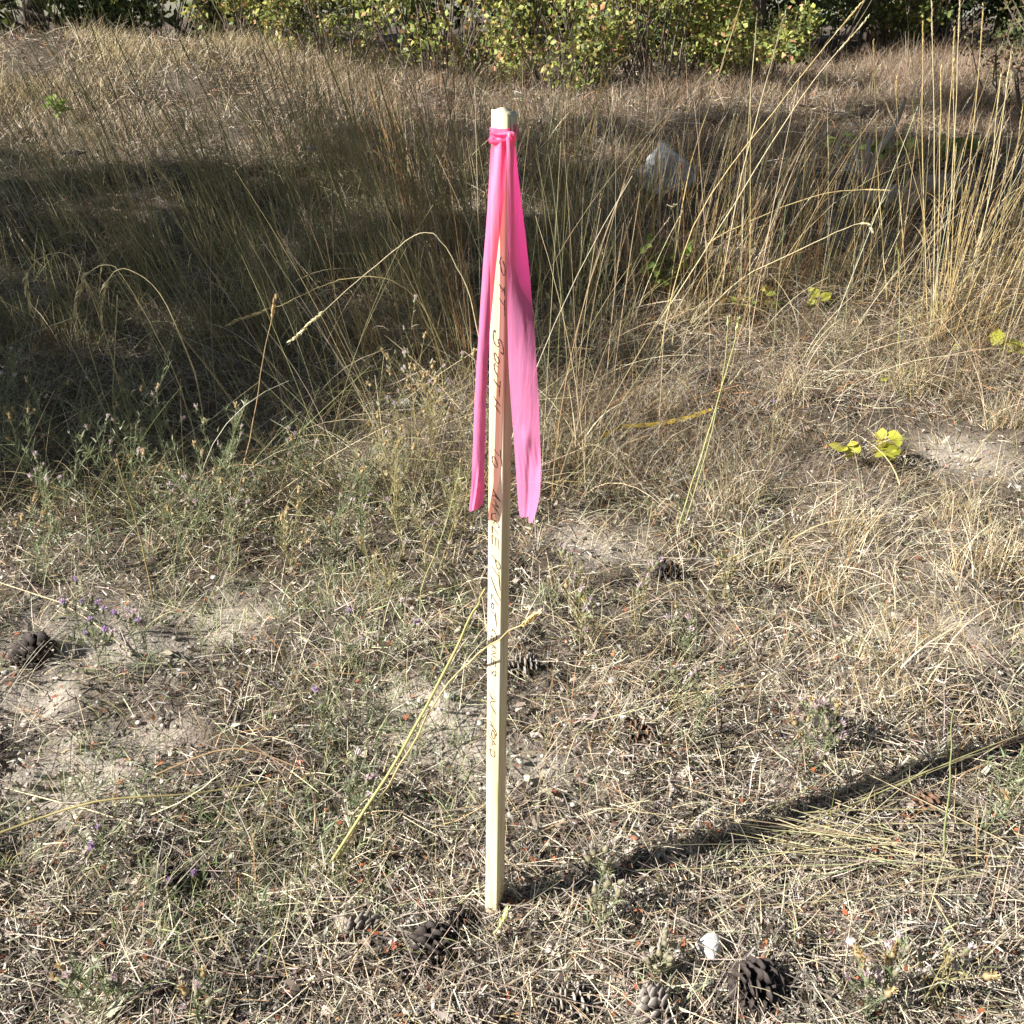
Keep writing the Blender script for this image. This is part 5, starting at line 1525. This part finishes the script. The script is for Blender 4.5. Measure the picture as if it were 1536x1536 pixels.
GD = 'dark shrubs at the wood edge'
LDS = ['dark shrub behind the pale mound, middle of the left row', 'mixed green shrub behind the right slope of the pale mound', 'dark shrub behind the pale mound at the left edge', 'olive shrub between the mound and the sunlit yellow row', 'dark shrub at the foot of the two dark trunks', 'mixed green shrub right of the slim trunk', 'dark shrub near the right edge behind the brown bush', 'mixed green shrub seen between the two dark trunks', 'dark shrub at the far right edge of the wood', 'tall mixed shrub filling the wood behind the right clearing edge', 'tall dark shrub deep in the wood at far right', 'tall mixed shrub deep in the wood behind the slim trunk', 'tall dark shrub beyond the right edge of the clearing', 'broad dark shrub behind the far right bank', 'broad mixed shrub in the deep wood at far right', 'dark shrub filling the gap behind the left of the sunlit row', 'mixed dark shrub filling the gap behind the right of the sunlit row']
for i, (x, y, wx, hg, n) in enumerate([(-5.2, 12.0, .9, 1.6, 2600), (-4.0, 12.3, .9, 1.5, 2600), (-6.8, 11.6, .9, 1.6, 2200), (-2.9, 12.4, .8, 1.5, 2200), (3.6, 13.2, .9, 1.3, 2600), (5.0, 13.8, 1.0, 1.6, 2600), (6.6, 13.0, 1.0, 1.5, 2400), (2.8, 15.5, 1.0, 1.7, 2400), (7.9, 14.5, 1.0, 1.8, 2200), (6.0, 16.5, 1.3, 2.6, 2600), (8.6, 17.0, 1.3, 2.6, 2600), (4.2, 17.5, 1.3, 2.6, 2600), (10.2, 16., 1.3, 2.4, 2400), (6.6, 18.0, 1.8, 3.0, 3200), (8.4, 20.0, 2.0, 3.2, 3200), (-.9, 12.2, 1.1, 1.7, 2600), (1.3, 12.6, 1.1, 1.8, 2600)]):
    shrub(x, y, wx, hg, n, P_DK if i % 2 == 0 else P_MX, LDS[i], GD, 30 + i, .06)
for i, (x, y) in enumerate([(4.6, 9.4), (3.9, 8.2)]):
    shrub(x, y, .45, .7, 500, [(1, (.20, .13, .07)), (1, (.14, .13, .05))], ['twiggy brown bush farther back at the right edge of the clearing', 'twiggy brown bush nearer, in front of the shaded right bank'][i], 'brown twiggy bushes', 60 + i, .035)


def tree(x, y, hgt, crad, z0, n, pal, label, name, seed, trad=.15, group=None, size=.11, conifer=False, lean=(0, 0), clumps=34):
    r = np.random.default_rng(seed + 800)
    z = float(H(x, y))
    root = thing(name, label, 'tree', (x, y, z), 0, group)
    t = np.linspace(0, 1, 12)
    wob = np.cumsum(r.normal(0, .03, (12, 2)), 0) * hgt * .06
    tr = np.stack([lean[0] * t * hgt + wob[:, 0], lean[1] * t * hgt + wob[:, 1], -.15 + t * hgt], -1)
    g = Geo()
    R = trad * (1 - .88 * t) * (1 + .5 * np.exp(-t * 22))
    cc = np.array((.085, .065, .05))[None, None] * r.uniform(.75, 1.25, (1, 12, 1)) * np.ones((1, 12, 3))
    g.tube(tr[None], R[None], cc, 10)
    cen = []; rad = []
    limbs = []
    for k in range(clumps):
        f = r.uniform(0, 1)
        zz = z0 + (hgt - z0) * f
        a = r.uniform(0, 2 * PI)
        if conifer: ext = crad * (1 - f * .85) * r.uniform(.35, 1)
        else: ext = crad * math.sin(min(1, f * .8 + .22) * PI) ** .6 * r.uniform(.3, 1)
        j = np.interp(zz / hgt, t, np.arange(12)); base = np.array([np.interp(zz / hgt, t, tr[:, q]) for q in range(3)])
        c = base + np.array([math.cos(a) * ext, math.sin(a) * ext, -.1 * ext if conifer else .25 * ext])
        cen.append(c); rad.append((.35 if conifer else .6) * r.uniform(.7, 1.25) * (crad / 1.8) ** .6)
        b0 = base - np.array([0, 0, .15 * ext])
        limbs.append(np.stack([b0, b0 * .6 + c * .4 + r.normal(0, .05, 3), b0 * .25 + c * .75 + r.normal(0, .05, 3), c]))
    g.tube(np.array(limbs), np.tile([[trad * .28, trad * .2, trad * .12, trad * .05]], (clumps, 1)), np.array((.08, .062, .05)), 5)
    g.build('trunk', M_WOODY, root, smooth=True)
    g = Geo()
    leaf_cloud(g, np.array(cen), np.array(rad), n, size, pal, r, .7, .1)
    o = g.build('crown', M_FOL, root); o['kind'] = 'stuff'
    return root


P_PINE = [(3, (.05, .075, .03)), (2, (.075, .10, .035)), (1, (.11, .12, .045))]
tree(3.45, 13.6, 9, 2.2, 2.6, 5200, P_DK, 'dark slim trunk at the back right, leaning slightly', 'pine_tree', 1, .16, None, .12, True, (.05, 0))
tree(2.55, 12.6, 9, 2.2, 2.4, 5200, P_DK, 'dark thick trunk just right of the yellow shrubs', 'pine_tree', 2, .2, None, .12, True, (.12, 0))
LT = 'dark broadleaf tree in the wood behind the clearing'
GT = 'trees of the wood behind the clearing'
for i, (x, y, h, cr) in enumerate([(-7.5, 15, 9, 2.6), (-4.2, 15.5, 9, 2.6), (-1.2, 14.5, 8, 2.6), (1.6, 15.5, 9, 2.6), (5.2, 16, 9, 2.7), (7.8, 17.5, 10, 2.7), (10.8, 16.5, 9, 2.6), (-10.5, 16.5, 9, 2.6), (0.2, 19, 11, 3.0), (4.0, 20, 11, 3.0), (8.0, 22, 12, 3.2), (-4.5, 20, 11, 3.0), (-9, 21, 11, 3.2), (12.5, 21, 12, 3.2)]):
    tree(x, y, h, cr, .3, 4200, P_DK if i % 3 else P_MX, LT, 'broadleaf_tree', 10 + i, .16, GT, .16, False, clumps=40)
# the trees left of the view that shade the bank and the wood
tree(-8.4, 1.6, 13.5, 2.1, 1.6, 33000, P_PINE, 'tall pine left of the clearing whose shade crosses the bank', 'pine_tree', 40, .2, None, .10, True, clumps=170)
tree(-7.6, .8, 5.2, 1.75, .4, 24000, P_PINE, 'young pine left of the clearing shading the thistles', 'pine_tree', 41, .1, None, .08, True, clumps=110)
tree(-9.5, 3.15, 13.5, 1.9, 2.2, 9500, P_PINE, 'tall pine left of the clearing shading the far bank', 'pine_tree', 42, .2, None, .10, True, clumps=70)
GP = 'pines left of the clearing'
for i, (x, y, h) in enumerate([(-9.5, 10.6, 12), (-12.5, 9.6, 13), (-11, 13, 12)]):
    tree(x, y, h, 2.6, 1.5, 6500, P_PINE, 'tall pine beside the clearing outside the left of the view', 'pine_tree', 50 + i, .22, GP, .15, True, clumps=60)
# unseen trees added round the clearing to close off the low sky
LR = 'tree added outside the view to close off the low sky'
protos = [o for o in C.objects if o.name.startswith('broadleaf_tree')][:4]
for i, (x, y, s_) in enumerate([(9.5, 3.5, 1.1), (9.0, 7.5, 1.2), (10.5, .5, 1.2), (8.5, -3.0, 1.1), (11.5, 5.5, 1.3), (5.0, -6.5, 1.1), (12.0, -2.0, 1.3), (11.5, 10.5, 1.2), (.5, -9.0, 1.2), (8.0, -7.5, 1.3), (13.5, 13.5, 1.2)]):
    dup(protos[i % 4], (x, y, float(H(x, y))), i * 1.7, LR, 'trees added to close off the low sky', s_)
for i, (x, y, s_) in enumerate([(7.4, 19.5, 1.1), (10.5, 19.0, 1.1), (6.0, 24, 1.2), (12, 25, 1.3), (-6.5, 18.0, 1.1), (-12.5, 19, 1.1), (2.4, 17.5, 1.0)]):
    dup(protos[(i + 1) % 4], (x, y, float(H(x, y))), i * 1.3, LT, GT, s_)
